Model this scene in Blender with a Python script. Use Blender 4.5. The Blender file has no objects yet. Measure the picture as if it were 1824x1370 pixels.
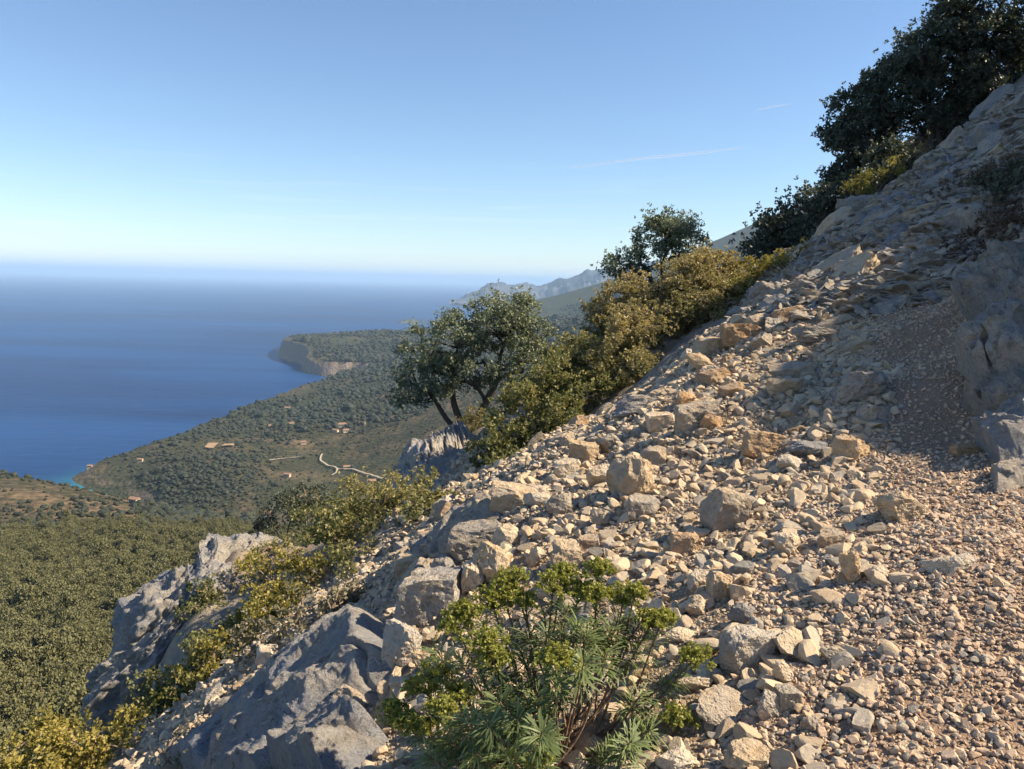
import bpy, math, random
import numpy as np
from mathutils import Vector, Matrix

# ------------------------------------------------------------------ camera, sky, sun, exposure
scene = bpy.context.scene
COL = scene.collection
rng = np.random.default_rng(7)
random.seed(7)

PW, PH, FOC = 1824.0, 1370.0, 1352.0            # photograph's frame, focal length in its pixels
CAM = np.array([0.0, 0.0, 1.6])
PITCH, ROLL = math.radians(-7.70), math.radians(1.42)
SUN_AZ, SUN_EL = math.radians(92), math.radians(42)   # azimuth from +Y towards +X

_F = np.array([0, math.cos(PITCH), math.sin(PITCH)])
_U0 = np.array([0, -math.sin(PITCH), math.cos(PITCH)])
_R0 = np.array([1.0, 0, 0])
_R = math.cos(ROLL) * _R0 + math.sin(ROLL) * _U0
_U = -math.sin(ROLL) * _R0 + math.cos(ROLL) * _U0

cam_data = bpy.data.cameras.new('camera')
cam = bpy.data.objects.new('camera', cam_data)
COL.objects.link(cam)
cam.matrix_world = Matrix(((_R[0], _U[0], -_F[0], CAM[0]), (_R[1], _U[1], -_F[1], CAM[1]),
                           (_R[2], _U[2], -_F[2], CAM[2]), (0, 0, 0, 1)))
cam_data.sensor_width = 36.0
cam_data.lens = 36.0 * FOC / PW
cam_data.clip_start, cam_data.clip_end = 0.05, 400000.0
scene.camera = cam

world = bpy.data.worlds.new('World')
scene.world = world
world.use_nodes = True
wn, wl = world.node_tree.nodes, world.node_tree.links
wn.clear()
w_out = wn.new('ShaderNodeOutputWorld')
w_bg = wn.new('ShaderNodeBackground')
w_sky = wn.new('ShaderNodeTexSky')
w_sky.sky_type = 'NISHITA'
w_sky.sun_disc = False
w_sky.sun_elevation, w_sky.sun_rotation = SUN_EL, SUN_AZ
w_sky.altitude, w_sky.air_density, w_sky.dust_density, w_sky.ozone_density = 400, 1.0, 0.0, 4.0
w_bg.inputs['Strength'].default_value = 0.082
# faint drawn-out wisps of cloud low over the horizon, all the way round
w_tc = wn.new('ShaderNodeTexCoord')
w_mp = wn.new('ShaderNodeMapping'); w_mp.inputs['Scale'].default_value = (1.6, 1.6, 34.0)
w_nz = wn.new('ShaderNodeTexNoise'); w_nz.inputs['Scale'].default_value = 2.2; w_nz.inputs['Detail'].default_value = 5.0; w_nz.inputs['Distortion'].default_value = 0.6
w_rp = wn.new('ShaderNodeMapRange'); w_rp.inputs['From Min'].default_value = 0.56; w_rp.inputs['From Max'].default_value = 0.78; w_rp.inputs['To Max'].default_value = 0.20
w_sp = wn.new('ShaderNodeSeparateXYZ')
w_el = wn.new('ShaderNodeMapRange'); w_el.inputs['From Min'].default_value = 0.17; w_el.inputs['From Max'].default_value = 0.05
w_lo = wn.new('ShaderNodeMapRange'); w_lo.inputs['From Min'].default_value = 0.0; w_lo.inputs['From Max'].default_value = 0.03
w_m2 = wn.new('ShaderNodeMath'); w_m2.operation = 'MULTIPLY'
w_ml = wn.new('ShaderNodeMath'); w_ml.operation = 'MULTIPLY'
w_mx = wn.new('ShaderNodeMix'); w_mx.data_type = 'RGBA'
wl.new(w_tc.outputs['Generated'], w_mp.inputs[0]); wl.new(w_mp.outputs[0], w_nz.inputs['Vector']); wl.new(w_nz.outputs['Fac'], w_rp.inputs['Value'])
wl.new(w_tc.outputs['Generated'], w_sp.inputs[0]); wl.new(w_sp.outputs['Z'], w_el.inputs['Value']); wl.new(w_sp.outputs['Z'], w_lo.inputs['Value']); wl.new(w_el.outputs[0], w_m2.inputs[0]); wl.new(w_lo.outputs[0], w_m2.inputs[1])
wl.new(w_rp.outputs[0], w_ml.inputs[0]); wl.new(w_m2.outputs[0], w_ml.inputs[1]); wl.new(w_ml.outputs[0], w_mx.inputs[0])
wl.new(w_sky.outputs[0], w_mx.inputs[6]); w_mx.inputs[7].default_value = (7.6, 7.8, 8.0, 1)
wl.new(w_mx.outputs[2], w_bg.inputs['Color'])
wl.new(w_bg.outputs[0], w_out.inputs['Surface'])

sun_vec = Vector((math.sin(SUN_AZ) * math.cos(SUN_EL), math.cos(SUN_AZ) * math.cos(SUN_EL), math.sin(SUN_EL)))
sun_data = bpy.data.lights.new('sun', 'SUN')
sun_data.energy, sun_data.angle, sun_data.color = 5.0, math.radians(0.53), (1.0, 0.84, 0.61)
sun = bpy.data.objects.new('sun', sun_data)
sun.rotation_euler = (-sun_vec).to_track_quat('-Z', 'Y').to_euler()
COL.objects.link(sun)

scene.render.engine = 'CYCLES'
vs = scene.view_settings
vs.view_transform, vs.look, vs.exposure, vs.gamma, vs.use_curve_mapping = 'Standard', 'None', 1.05, 1.0, False
cy = scene.cycles
cy.use_denoising = True
try:
    cy.denoiser = 'OPENIMAGEDENOISE'
    cy.denoising_input_passes = 'RGB_ALBEDO_NORMAL'
except Exception:
    pass
cy.max_bounces, cy.diffuse_bounces, cy.glossy_bounces, cy.transmission_bounces = 6, 3, 2, 4
cy.volume_bounces, cy.transparent_max_bounces = 1, 8
cy.sample_clamp_indirect = 4.0
cy.use_adaptive_sampling = True
cy.adaptive_threshold = 0.03
HAZE_DENSITY = 4.0e-5

# ------------------------------------------------------------------ helpers
SEA = CAM[2] - 400.0

def ray(px, py):
    px, py = np.asarray(px, float), np.asarray(py, float)
    u, v = (px - PW / 2) / FOC, (PH / 2 - py) / FOC
    d = _F + u[..., None] * _R + v[..., None] * _U
    return d / d[..., 1:2]                          # one metre forward

def at(px, py, Y):
    return CAM + ray(px, py) * np.asarray(Y, float)[..., None]

def at_sea(px, py):
    d = ray(px, py)
    return CAM + d * ((SEA - CAM[2]) / d[2])

def pix(P):
    q = np.atleast_2d(P) - CAM
    f = q @ _F
    return np.stack([PW / 2 + FOC * (q @ _R) / f, PH / 2 - FOC * (q @ _U) / f, f], -1)

def _h(i, j, k, s):
    n = (i.astype(np.int64) * 374761393 + j.astype(np.int64) * 668265263 + k.astype(np.int64) * 2147483647 + s * 974711) & 0xFFFFFFFF
    n = ((n ^ (n >> 13)) * 1274126177) & 0xFFFFFFFF
    n = ((n ^ (n >> 16)) * 2246822519) & 0xFFFFFFFF
    return ((n ^ (n >> 15)) & 0xFFFFFF) / float(0xFFFFFF)

def vnoise(P, s=0):
    """value noise in -1..1 at the points P (n,3)"""
    P = np.asarray(P, float)
    i = np.floor(P)
    f = P - i
    f = f * f * f * (f * (f * 6 - 15) + 10)
    i = i.astype(np.int64)
    x, y, z = i[:, 0], i[:, 1], i[:, 2]
    r = 0
    for a in (0, 1):
        wx = f[:, 0] if a else 1 - f[:, 0]
        for b in (0, 1):
            wy = f[:, 1] if b else 1 - f[:, 1]
            for c in (0, 1):
                wz = f[:, 2] if c else 1 - f[:, 2]
                r = r + wx * wy * wz * _h(x + a, y + b, z + c, s)
    return r * 2 - 1

def fbm(P, s=0, oct=4, gain=0.5, ridge=False):
    P = np.asarray(P, float)
    r, a, n = 0, 1.0, 0
    for o in range(oct):
        v = vnoise(P * 2.03 ** o + 17.3 * o, s + o * 13)
        if ridge:
            v = 1 - 2 * np.abs(v)
        r, n, a = r + a * v, n + a, a * gain
    return r / n

def fbm2(x, y, scale, s=0, oct=4, **k):
    return fbm(np.stack([x * scale, y * scale, np.zeros_like(x) + s * 3.7], -1), s, oct, **k)

class RBF:
    """multiquadric surface through scattered points"""
    def __init__(self, P, z, c, lam=1e-3):
        P, z = np.asarray(P, float), np.asarray(z, float)
        n = len(P)
        A = np.sqrt(((P[:, None] - P[None]) ** 2).sum(-1) + c * c)
        M = np.zeros((n + 3, n + 3))
        M[:n, :n] = -A + lam * np.eye(n)
        Q = np.hstack([np.ones((n, 1)), P])
        M[:n, n:], M[n:, :n] = Q, Q.T
        w = np.linalg.lstsq(M, np.concatenate([z, np.zeros(3)]), rcond=None)[0]
        self.P, self.c, self.w, self.q = P, c, w[:n], w[n:]
    def __call__(self, x, y):
        x, y = np.asarray(x, float), np.asarray(y, float)
        sh = x.shape
        x, y = x.ravel(), y.ravel()
        out = np.empty(len(x))
        for a in range(0, len(x), 40000):
            X, Y = x[a:a + 40000], y[a:a + 40000]
            D = np.sqrt((X[:, None] - self.P[:, 0]) ** 2 + (Y[:, None] - self.P[:, 1]) ** 2 + self.c ** 2)
            out[a:a + 40000] = -D @ self.w + self.q[0] + self.q[1] * X + self.q[2] * Y
        return out.reshape(sh)

def mesh_np(name, V, faces, smooth=False, mats=(), face_attr=None, mat_index=None):
    """faces: one (n,k) array or a list of them"""
    if not isinstance(faces, list):
        faces = [faces]
    faces = [np.asarray(f, np.int32) for f in faces if len(f)]
    me = bpy.data.meshes.new(name)
    V = np.asarray(V, np.float32)
    me.vertices.add(len(V))
    me.vertices.foreach_set('co', V.ravel())
    tot = np.concatenate([np.full(len(f), f.shape[1], np.int32) for f in faces])
    idx = np.concatenate([f.ravel() for f in faces])
    me.loops.add(len(idx))
    me.loops.foreach_set('vertex_index', idx)
    me.polygons.add(len(tot))
    st = np.zeros(len(tot), np.int32)
    st[1:] = np.cumsum(tot)[:-1]
    me.polygons.foreach_set('loop_start', st)
    me.polygons.foreach_set('loop_total', tot)
    me.polygons.foreach_set('use_smooth', np.full(len(tot), bool(smooth)))
    if mat_index is not None:
        me.polygons.foreach_set('material_index', np.asarray(mat_index, np.int32))
    if face_attr:
        for k, v in face_attr.items():
            a = me.attributes.new(k, 'FLOAT', 'FACE')
            a.data.foreach_set('value', np.asarray(v, np.float32))
    for m in mats:
        me.materials.append(m)
    me.update(calc_edges=True)
    return me

def link(name, data, parent=None, loc=None, rot=None, scale=None):
    o = bpy.data.objects.new(name, data)
    COL.objects.link(o)
    if parent is not None:
        o.parent = parent
    if loc is not None:
        o.location = [float(v) for v in loc]
    if rot is not None:
        o.rotation_euler = [float(v) for v in rot]
    if scale is not None:
        o.scale = [float(v) for v in scale]
    return o

def tag(o, label=None, category=None, group=None, kind=None):
    if label: o['label'] = label
    if category: o['category'] = category
    if group: o['group'] = group
    if kind: o['kind'] = kind
    return o

def grid_faces(nx, ny):
    i = np.arange(nx - 1)[None, :] + np.arange(ny - 1)[:, None] * nx
    return np.stack([i, i + 1, i + 1 + nx, i + nx], -1).reshape(-1, 4)

def tube(P, R, n=6):
    """a tapering tube along a polyline: vertices and quads"""
    P = np.asarray(P, float)
    R = np.broadcast_to(np.asarray(R, float), (len(P),))
    T = np.gradient(P, axis=0)
    T /= np.linalg.norm(T, axis=1)[:, None] + 1e-9
    ref = np.array([0, 0, 1.0]) if abs(T[0, 2]) < 0.8 else np.array([1.0, 0, 0])
    A = np.cross(T, ref); A /= np.linalg.norm(A, axis=1)[:, None] + 1e-9
    B = np.cross(T, A)
    t = np.linspace(0, 2 * np.pi, n, endpoint=False)
    V = P[:, None] + R[:, None, None] * (np.cos(t)[None, :, None] * A[:, None] + np.sin(t)[None, :, None] * B[:, None])
    m = len(P)
    i = np.arange(n)
    F = [np.stack([r * n + i, r * n + (i + 1) % n, (r + 1) * n + (i + 1) % n, (r + 1) * n + i], -1) for r in range(m - 1)]
    return V.reshape(-1, 3), np.concatenate(F)

def spline(P, k=6):
    """Catmull-Rom through the points"""
    P = np.asarray(P, float)
    Q = np.vstack([2 * P[0] - P[1], P, 2 * P[-1] - P[-2]])
    out = []
    for i in range(len(P) - 1):
        p0, p1, p2, p3 = Q[i:i + 4]
        for t in np.linspace(0, 1, k, endpoint=False):
            out.append(0.5 * (2 * p1 + (p2 - p0) * t + (2 * p0 - 5 * p1 + 4 * p2 - p3) * t * t + (3 * p1 - p0 - 3 * p2 + p3) * t ** 3))
    out.append(P[-1])
    return np.array(out)

def join(parts):
    V, F, o = [], [], 0
    for v, f in parts:
        V.append(v); F.append(f + o); o += len(v)
    return np.concatenate(V), np.concatenate(F)

_ico = {}
def ico(sub):
    if sub not in _ico:
        t = (1 + 5 ** 0.5) / 2
        V = [(-1, t, 0), (1, t, 0), (-1, -t, 0), (1, -t, 0), (0, -1, t), (0, 1, t), (0, -1, -t), (0, 1, -t), (t, 0, -1), (t, 0, 1), (-t, 0, -1), (-t, 0, 1)]
        F = [(0, 11, 5), (0, 5, 1), (0, 1, 7), (0, 7, 10), (0, 10, 11), (1, 5, 9), (5, 11, 4), (11, 10, 2), (10, 7, 6), (7, 1, 8),
             (3, 9, 4), (3, 4, 2), (3, 2, 6), (3, 6, 8), (3, 8, 9), (4, 9, 5), (2, 4, 11), (6, 2, 10), (8, 6, 7), (9, 8, 1)]
        V, F = np.array(V, float), np.array(F)
        V /= np.linalg.norm(V, axis=1)[:, None]
        for _ in range(sub):
            n = len(V)
            E = np.sort(np.concatenate([F[:, [0, 1]], F[:, [1, 2]], F[:, [2, 0]]]), axis=1)
            U, inv = np.unique(E, axis=0, return_inverse=True)
            inv = inv.ravel()
            M = V[U].mean(1)
            V = np.vstack([V, M / np.linalg.norm(M, axis=1)[:, None]])
            k = len(F)
            a, b, c = n + inv[:k], n + inv[k:2 * k], n + inv[2 * k:]
            F = np.concatenate([np.stack([F[:, 0], a, c], -1), np.stack([F[:, 1], b, a], -1), np.stack([F[:, 2], c, b], -1), np.stack([a, b, c], -1)])
        _ico[sub] = (V, F)
    return _ico[sub]

def rock_geo(seed, sub=3, cuts=12, dmin=0.5, dmax=0.9, rough=0.10, blocky=0.0):
    """an angular stone: a sphere cut by random planes and roughened, then fitted to the unit box"""
    r = np.random.default_rng(seed)
    V, F = ico(sub)
    V = V.copy()
    N = r.normal(size=(cuts, 3)); N /= np.linalg.norm(N, axis=1)[:, None]
    D = r.uniform(dmin, dmax, cuts)
    if blocky:
        B = np.vstack([np.eye(3), -np.eye(3)]) + r.normal(scale=0.13, size=(6, 3))
        B /= np.linalg.norm(B, axis=1)[:, None]
        N, D = np.vstack([N, B]), np.concatenate([np.maximum(D, 0.72), np.full(6, blocky) * r.uniform(0.9, 1.1, 6)])
    for _ in range(2):
        for n, d in zip(N, D):
            e = V @ n - d
            V -= np.maximum(e, 0)[:, None] * n * 0.97
    nrm = V / (np.linalg.norm(V, axis=1)[:, None] + 1e-9)
    V += nrm * (rough * fbm(V * 2.6 + seed % 97, seed % 1000, 4, ridge=True)[:, None] + rough * 0.35 * fbm(V * 9 + 3, seed % 1000 + 5, 2)[:, None])
    lo, hi = V.min(0), V.max(0)
    return (V - (lo + hi) / 2) / (hi - lo), F

# ------------------------------------------------------------------ materials
class NT:
    def __init__(self, name):
        self.m = bpy.data.materials.new(name)
        self.m.use_nodes = True
        self.n, self.l = self.m.node_tree.nodes, self.m.node_tree.links
        self.n.clear()
        self.out = self.n.new('ShaderNodeOutputMaterial')
    def node(self, t, **k):
        n = self.n.new(t)
        for a, v in k.items():
            if a.startswith('i_'):
                self.put(n.inputs[a[2:].replace('_', ' ')], v)
            else:
                setattr(n, a, v)
        return n
    def put(self, sock, v):
        if isinstance(v, bpy.types.NodeSocket):
            self.l.new(v, sock)
        elif isinstance(v, (tuple, list)) and sock.type == 'RGBA' and len(v) == 3:
            sock.default_value = (*v, 1)
        else:
            sock.default_value = v
    def pos(self, scale=None):
        p = self.node('ShaderNodeNewGeometry').outputs['Position']
        if scale:
            mp = self.node('ShaderNodeMapping', i_Vector=p, i_Scale=scale)
            p = mp.outputs[0]
        return p
    def noise(self, vec, scale, detail=4, rough=0.55, dist=0.0, out='Fac'):
        n = self.node('ShaderNodeTexNoise', i_Vector=vec, i_Scale=scale, i_Detail=detail, i_Roughness=rough, i_Distortion=dist)
        return n.outputs[out]
    def voro(self, vec, scale, feature='F1', out='Distance', rand=1.0):
        n = self.node('ShaderNodeTexVoronoi', feature=feature, i_Vector=vec, i_Scale=scale, i_Randomness=rand)
        return n.outputs[out]
    def ramp(self, fac, stops, interp='LINEAR'):
        r = self.node('ShaderNodeValToRGB')
        cr = r.color_ramp
        cr.interpolation = interp
        while len(cr.elements) < len(stops):
            cr.elements.new(0.5)
        for e, (p, c) in zip(cr.elements, stops):
            e.position = p
            e.color = (*c, 1) if isinstance(c, (tuple, list)) else (c, c, c, 1)
        self.put(r.inputs[0], fac)
        return r.outputs[0]
    def mix(self, fac, a, b, mode='MIX'):
        m = self.node('ShaderNodeMix', data_type='RGBA', blend_type=mode)
        self.put(m.inputs[0], fac); self.put(m.inputs[6], a); self.put(m.inputs[7], b)
        return m.outputs[2]
    def math(self, op, a, b=None, c=None):
        m = self.node('ShaderNodeMath', operation=op)
        self.put(m.inputs[0], a)
        if b is not None: self.put(m.inputs[1], b)
        if c is not None: self.put(m.inputs[2], c)
        return m.outputs[0]
    def bump(self, h, strength=0.5, dist=0.02, normal=None):
        b = self.node('ShaderNodeBump', i_Height=h, i_Strength=strength, i_Distance=dist)
        if normal is not None: self.put(b.inputs['Normal'], normal)
        return b.outputs[0]
    def attr(self, name, kind='GEOMETRY', out='Fac'):
        return self.node('ShaderNodeAttribute', attribute_name=name, attribute_type=kind).outputs[out]
    def bsdf(self, col, rough=0.9, normal=None, spec=0.25, **k):
        b = self.node('ShaderNodeBsdfPrincipled', i_Base_Color=col, i_Roughness=rough)
        b.inputs['Specular IOR Level'].default_value = spec
        if normal is not None: self.put(b.inputs['Normal'], normal)
        return b.outputs[0]
    def done(self, surf):
        self.l.new(surf, self.out.inputs['Surface'])
        return self.m

def limestone(name, tan, pale, grey, lichen_amount=0.5, streak=False, bump=1.0):
    t = NT(name)
    p = t.pos()
    big = t.noise(p, 2.2, 5, 0.6, 0.4)
    mid = t.noise(p, 11, 5, 0.65)
    fine = t.noise(p, 70, 4, 0.7)
    rnd = t.node('ShaderNodeObjectInfo').outputs['Random']
    c = t.mix(t.ramp(mid, [(0.35, 0.0), (0.65, 1.0)]), tan, pale)
    c = t.mix(t.ramp(big, [(0.42, 0.0), (0.62, 1.0)]), c, grey)
    # dark lichen: ragged patches and specks
    sp = t.ramp(t.noise(p, 26, 6, 0.75, 0.8), [(0.52, 0.0), (0.62, 1.0)])
    pt = t.ramp(t.noise(p, 5, 3, 0.5), [(0.45, 0.0), (0.6, 1.0)])
    li = t.math('MULTIPLY', t.math('MULTIPLY', sp, pt), lichen_amount)
    c = t.mix(li, c, (0.085, 0.085, 0.08))
    wh = t.ramp(t.noise(p, 38, 4, 0.7, 0.3), [(0.60, 0.0), (0.70, 0.55)])
    c = t.mix(wh, c, (0.60, 0.57, 0.51))
    grime = t.ramp(t.noise(p, 19, 6, 0.72, 0.5), [(0.28, 0.66), (0.48, 1.0), (0.75, 1.15)])
    c = t.mix(1.0, c, grime, 'MULTIPLY')
    tint = t.ramp(rnd, [(0.0, (0.80, 0.80, 0.82)), (0.5, (1, 0.97, 0.93)), (0.8, (1.0, 0.90, 0.78)), (1.0, (1.1, 1.05, 1.0))])
    c = t.mix(1.0, c, tint, 'MULTIPLY')
    h = t.math('ADD', t.math('MULTIPLY', mid, 1.0), t.math('MULTIPLY', fine, 0.35))
    pit = t.ramp(t.voro(p, 55), [(0.0, 0.0), (0.35, 1.0)])
    h = t.math('ADD', h, t.math('MULTIPLY', pit, 0.22))
    nrm = t.bump(h, 0.75 * bump, 0.06)
    if streak:
        s = t.noise(t.pos((1.0, 1.0, 1.0)), 4.5, 8, 0.78, 1.2)
        nrm = t.bump(s, 0.75, 0.2, nrm)
    return t.done(t.bsdf(c, 0.92, nrm, 0.2))

M = {}
M['rock_warm'] = limestone('limestone_warm', (0.44, 0.32, 0.20), (0.54, 0.45, 0.33), (0.42, 0.37, 0.30), 0.35)
M['rock_orange'] = limestone('limestone_ochre', (0.40, 0.24, 0.12), (0.48, 0.35, 0.22), (0.38, 0.31, 0.24), 0.35)
M['rock_pale'] = limestone('limestone_pale', (0.50, 0.41, 0.30), (0.60, 0.53, 0.43), (0.50, 0.45, 0.38), 0.12)
M['rock_grey'] = limestone('limestone_lichen', (0.36, 0.30, 0.23), (0.44, 0.40, 0.34), (0.28, 0.28, 0.28), 0.95)
M['slab'] = limestone('limestone_slab', (0.44, 0.39, 0.33), (0.56, 0.53, 0.48), (0.37, 0.385, 0.42), 0.7, True, 1.2)

def ground_mat():
    t = NT('stony_ground')
    p = t.pos()
    bare = t.attr('path')
    n1 = t.noise(p, 1.6, 5, 0.6)
    wob = t.node('ShaderNodeTexNoise', i_Vector=p, i_Scale=18.0, i_Detail=3.0).outputs['Color']
    pw = t.node('ShaderNodeVectorMath', operation='ADD')
    t.put(pw.inputs[0], p)
    ws = t.node('ShaderNodeVectorMath', operation='SCALE')
    t.put(ws.inputs[0], wob); ws.inputs['Scale'].default_value = 0.06
    t.put(pw.inputs[1], ws.outputs[0])
    v = t.voro(pw.outputs[0], 55)
    vc = t.node('ShaderNodeTexVoronoi', i_Vector=pw.outputs[0], i_Scale=55.0).outputs['Color']
    sep = t.node('ShaderNodeSeparateColor', i_Color=vc).outputs[0]
    soil = t.mix(t.ramp(n1, [(0.3, 0.0), (0.7, 1.0)]), (0.27, 0.185, 0.12), (0.35, 0.26, 0.175))
    stone = t.ramp(sep, [(0.0, (0.30, 0.22, 0.15)), (0.5, (0.42, 0.33, 0.23)), (1.0, (0.52, 0.45, 0.35))])
    c = t.mix(t.ramp(v, [(0.25, 1.0), (0.55, 0.0)]), soil, stone)
    c = t.mix(t.math('MULTIPLY', bare, 0.55), c, t.mix(n1, (0.25, 0.165, 0.12), (0.33, 0.23, 0.17)))
    h = t.math('ADD', t.ramp(v, [(0.0, 1.0), (0.6, 0.0)]), t.math('MULTIPLY', t.noise(p, 160, 3, 0.6), 0.4))
    rk = t.attr('rock')
    rn = t.noise(p, 3.0, 7, 0.72, 0.8)
    rc = t.ramp(rn, [(0.30, (0.17, 0.165, 0.16)), (0.48, (0.34, 0.31, 0.27)), (0.62, (0.44, 0.37, 0.28)), (0.75, (0.52, 0.47, 0.39))])
    c = t.mix(rk, c, rc)
    nb = t.bump(t.math('MULTIPLY', rn, rk), 0.9, 0.25)
    return t.done(t.bsdf(c, 0.95, t.bump(h, 0.9, 0.016, nb), 0.15))
M['ground'] = ground_mat()

def pebble_mat(name, a, b, c3):
    t = NT(name)
    p = t.pos()
    rnd = t.node('ShaderNodeObjectInfo').outputs['Random']
    col = t.ramp(rnd, [(0.0, a), (0.40, b), (0.68, c3), (0.88, (0.36, 0.31, 0.25)), (1.0, (0.20, 0.185, 0.165))])
    col = t.mix(t.ramp(t.noise(p, 60, 4, 0.7), [(0.4, 0.0), (0.75, 0.4)]), col, (0.60, 0.54, 0.45))
    nrm = t.bump(t.noise(p, 150, 4, 0.7), 0.5, 0.012)
    return t.done(t.bsdf(col, 0.93, nrm, 0.2))
M['pebble'] = pebble_mat('limestone_rubble', (0.36, 0.265, 0.17), (0.50, 0.40, 0.28), (0.42, 0.31, 0.20))
M['fine'] = pebble_mat('limestone_grit', (0.27, 0.20, 0.14), (0.40, 0.31, 0.22), (0.33, 0.25, 0.17))
M['gravel'] = pebble_mat('path_gravel', (0.42, 0.28, 0.185), (0.58, 0.44, 0.31), (0.50, 0.35, 0.24))

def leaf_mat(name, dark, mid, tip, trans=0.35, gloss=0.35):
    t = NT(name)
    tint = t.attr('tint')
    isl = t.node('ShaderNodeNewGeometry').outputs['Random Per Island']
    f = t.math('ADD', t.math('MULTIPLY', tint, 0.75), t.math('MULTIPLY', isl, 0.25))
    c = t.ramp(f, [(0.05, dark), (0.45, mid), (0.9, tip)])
    b = t.bsdf(c, 0.5, None, gloss)
    tr = t.node('ShaderNodeBsdfTranslucent')
    t.put(tr.inputs['Color'], t.mix(1.0, c, (1.1, 1.15, 0.6), 'MULTIPLY'))
    mx = t.node('ShaderNodeMixShader')
    mx.inputs[0].default_value = trans
    t.l.new(b, mx.inputs[1]); t.l.new(tr.outputs[0], mx.inputs[2])
    return t.done(mx.outputs[0])
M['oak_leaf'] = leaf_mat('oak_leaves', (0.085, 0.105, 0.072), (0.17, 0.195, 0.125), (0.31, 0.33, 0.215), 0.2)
M['dark_leaf'] = leaf_mat('dark_oak_leaves', (0.045, 0.055, 0.042), (0.075, 0.088, 0.062), (0.13, 0.14, 0.09), 0.15)  # darker copy of the oak leaves: the oak row's shade put into colour
M['gold_leaf'] = leaf_mat('golden_shrub_leaves', (0.095, 0.110, 0.046), (0.25, 0.215, 0.105), (0.46, 0.355, 0.20), 0.33)
M['olive_leaf'] = leaf_mat('olive_shrub_leaves', (0.080, 0.105, 0.042), (0.20, 0.195, 0.080), (0.37, 0.31, 0.14), 0.33)
M['yellow_leaf'] = leaf_mat('yellow_shrub_leaves', (0.105, 0.120, 0.034), (0.270, 0.230, 0.065), (0.45, 0.36, 0.10), 0.36)
M['grey_leaf'] = leaf_mat('grey_scrub_leaves', (0.12, 0.11, 0.075), (0.22, 0.195, 0.13), (0.33, 0.28, 0.19), 0.25)
M['dry_leaf'] = leaf_mat('dry_brush_twigs', (0.06, 0.04, 0.03), (0.12, 0.08, 0.055), (0.18, 0.125, 0.08), 0.2)
M['spurge_leaf'] = leaf_mat('spurge_leaves', (0.070, 0.110, 0.040), (0.150, 0.195, 0.075), (0.26, 0.30, 0.14), 0.3, 0.4)
M['spurge_flower'] = leaf_mat('spurge_flowers', (0.14, 0.165, 0.035), (0.26, 0.265, 0.060), (0.40, 0.385, 0.10), 0.4)

def bark_mat(name, a, b):
    t = NT(name)
    p = t.pos((1, 1, 0.35))
    n = t.noise(p, 14, 6, 0.7, 1.0)
    return t.done(t.bsdf(t.mix(n, a, b), 0.9, t.bump(n, 0.8, 0.04), 0.15))
M['bark'] = bark_mat('oak_bark', (0.045, 0.035, 0.028), (0.11, 0.095, 0.08))
M['twig'] = bark_mat('pale_twig', (0.16, 0.11, 0.075), (0.30, 0.23, 0.17))
M['spurge_stem'] = bark_mat('spurge_stem', (0.17, 0.10, 0.065), (0.30, 0.21, 0.145))

def valley_mat():
    t = NT('valley_slopes')
    p = t.pos()
    pat = t.noise(p, 0.006, 6, 0.62, 0.6)
    fine = t.noise(p, 0.09, 4, 0.65)
    spots = t.voro(p, 0.11)
    dry = t.ramp(t.math('ADD', t.math('MULTIPLY', pat, 0.6), t.math('MULTIPLY', fine, 0.4)), [(0.47, 0.0), (0.60, 1.0)])
    green = t.mix(fine, (0.028, 0.032, 0.019), (0.052, 0.050, 0.030))
    soil = t.mix(fine, (0.095, 0.07, 0.045), (0.20, 0.14, 0.088))
    c = t.mix(dry, green, soil)
    c = t.mix(t.ramp(spots, [(0.15, 0.85), (0.45, 0.0)]), c, (0.050, 0.060, 0.025))
    c = t.mix(t.attr('wood'), c, t.mix(fine, (0.030, 0.038, 0.022), (0.060, 0.066, 0.036)))
    rocky = t.attr('cliff')
    c = t.mix(rocky, c, t.mix(t.noise(p, 0.05, 6, 0.7), (0.17, 0.125, 0.095), (0.34, 0.265, 0.20)))
    h = t.math('ADD', fine, t.math('MULTIPLY', spots, -0.5))
    return t.done(t.bsdf(c, 0.95, t.bump(h, 0.8, 6.0), 0.1))
M['valley'] = valley_mat()

def mountain_mat(name, rock, green, scale):
    t = NT(name)
    p = t.pos()
    n = t.noise(p, scale, 7, 0.68, 0.5)
    f = t.noise(p, scale * 7, 5, 0.7)
    c = t.mix(t.ramp(n, [(0.42, 0.0), (0.6, 1.0)]), green, rock)
    c = t.mix(t.ramp(f, [(0.45, 0.0), (0.7, 0.6)]), c, green)
    return t.done(t.bsdf(c, 0.95, t.bump(n, 0.7, 60.0), 0.1))
M['mountain'] = mountain_mat('far_mountain', (0.12, 0.125, 0.15), (0.035, 0.045, 0.055), 0.0016)  # blue of the distance haze is partly put into these colours
M['forest_ridge'] = mountain_mat('forested_ridge', (0.11, 0.11, 0.08), (0.04, 0.05, 0.028), 0.004)

def sea_mat():
    t = NT('sea_water')
    p = t.pos()
    st = t.pos((0.00022, 0.0011, 0.0))
    band = t.noise(st, 1.0, 6, 0.6, 0.6)
    rip = t.noise(t.pos((0.012, 0.03, 0.0)), 1.0, 5, 0.65)
    shore = t.attr('shore')
    deep = t.mix(t.ramp(band, [(0.35, 0.0), (0.65, 1.0)]), (0.002, 0.013, 0.070), (0.011, 0.058, 0.190))
    c = t.mix(shore, deep, (0.03, 0.22, 0.24))
    rough = t.ramp(band, [(0.3, 0.30), (0.7, 0.5)])
    b = t.bsdf(c, rough, t.bump(rip, 0.25, 8.0), 0.09)
    t.put(b.node.inputs['Specular IOR Level'], t.ramp(band, [(0.38, 0.02), (0.5, 0.05), (0.66, 0.15)]))
    return t.done(b)
M['sea'] = sea_mat()

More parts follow.
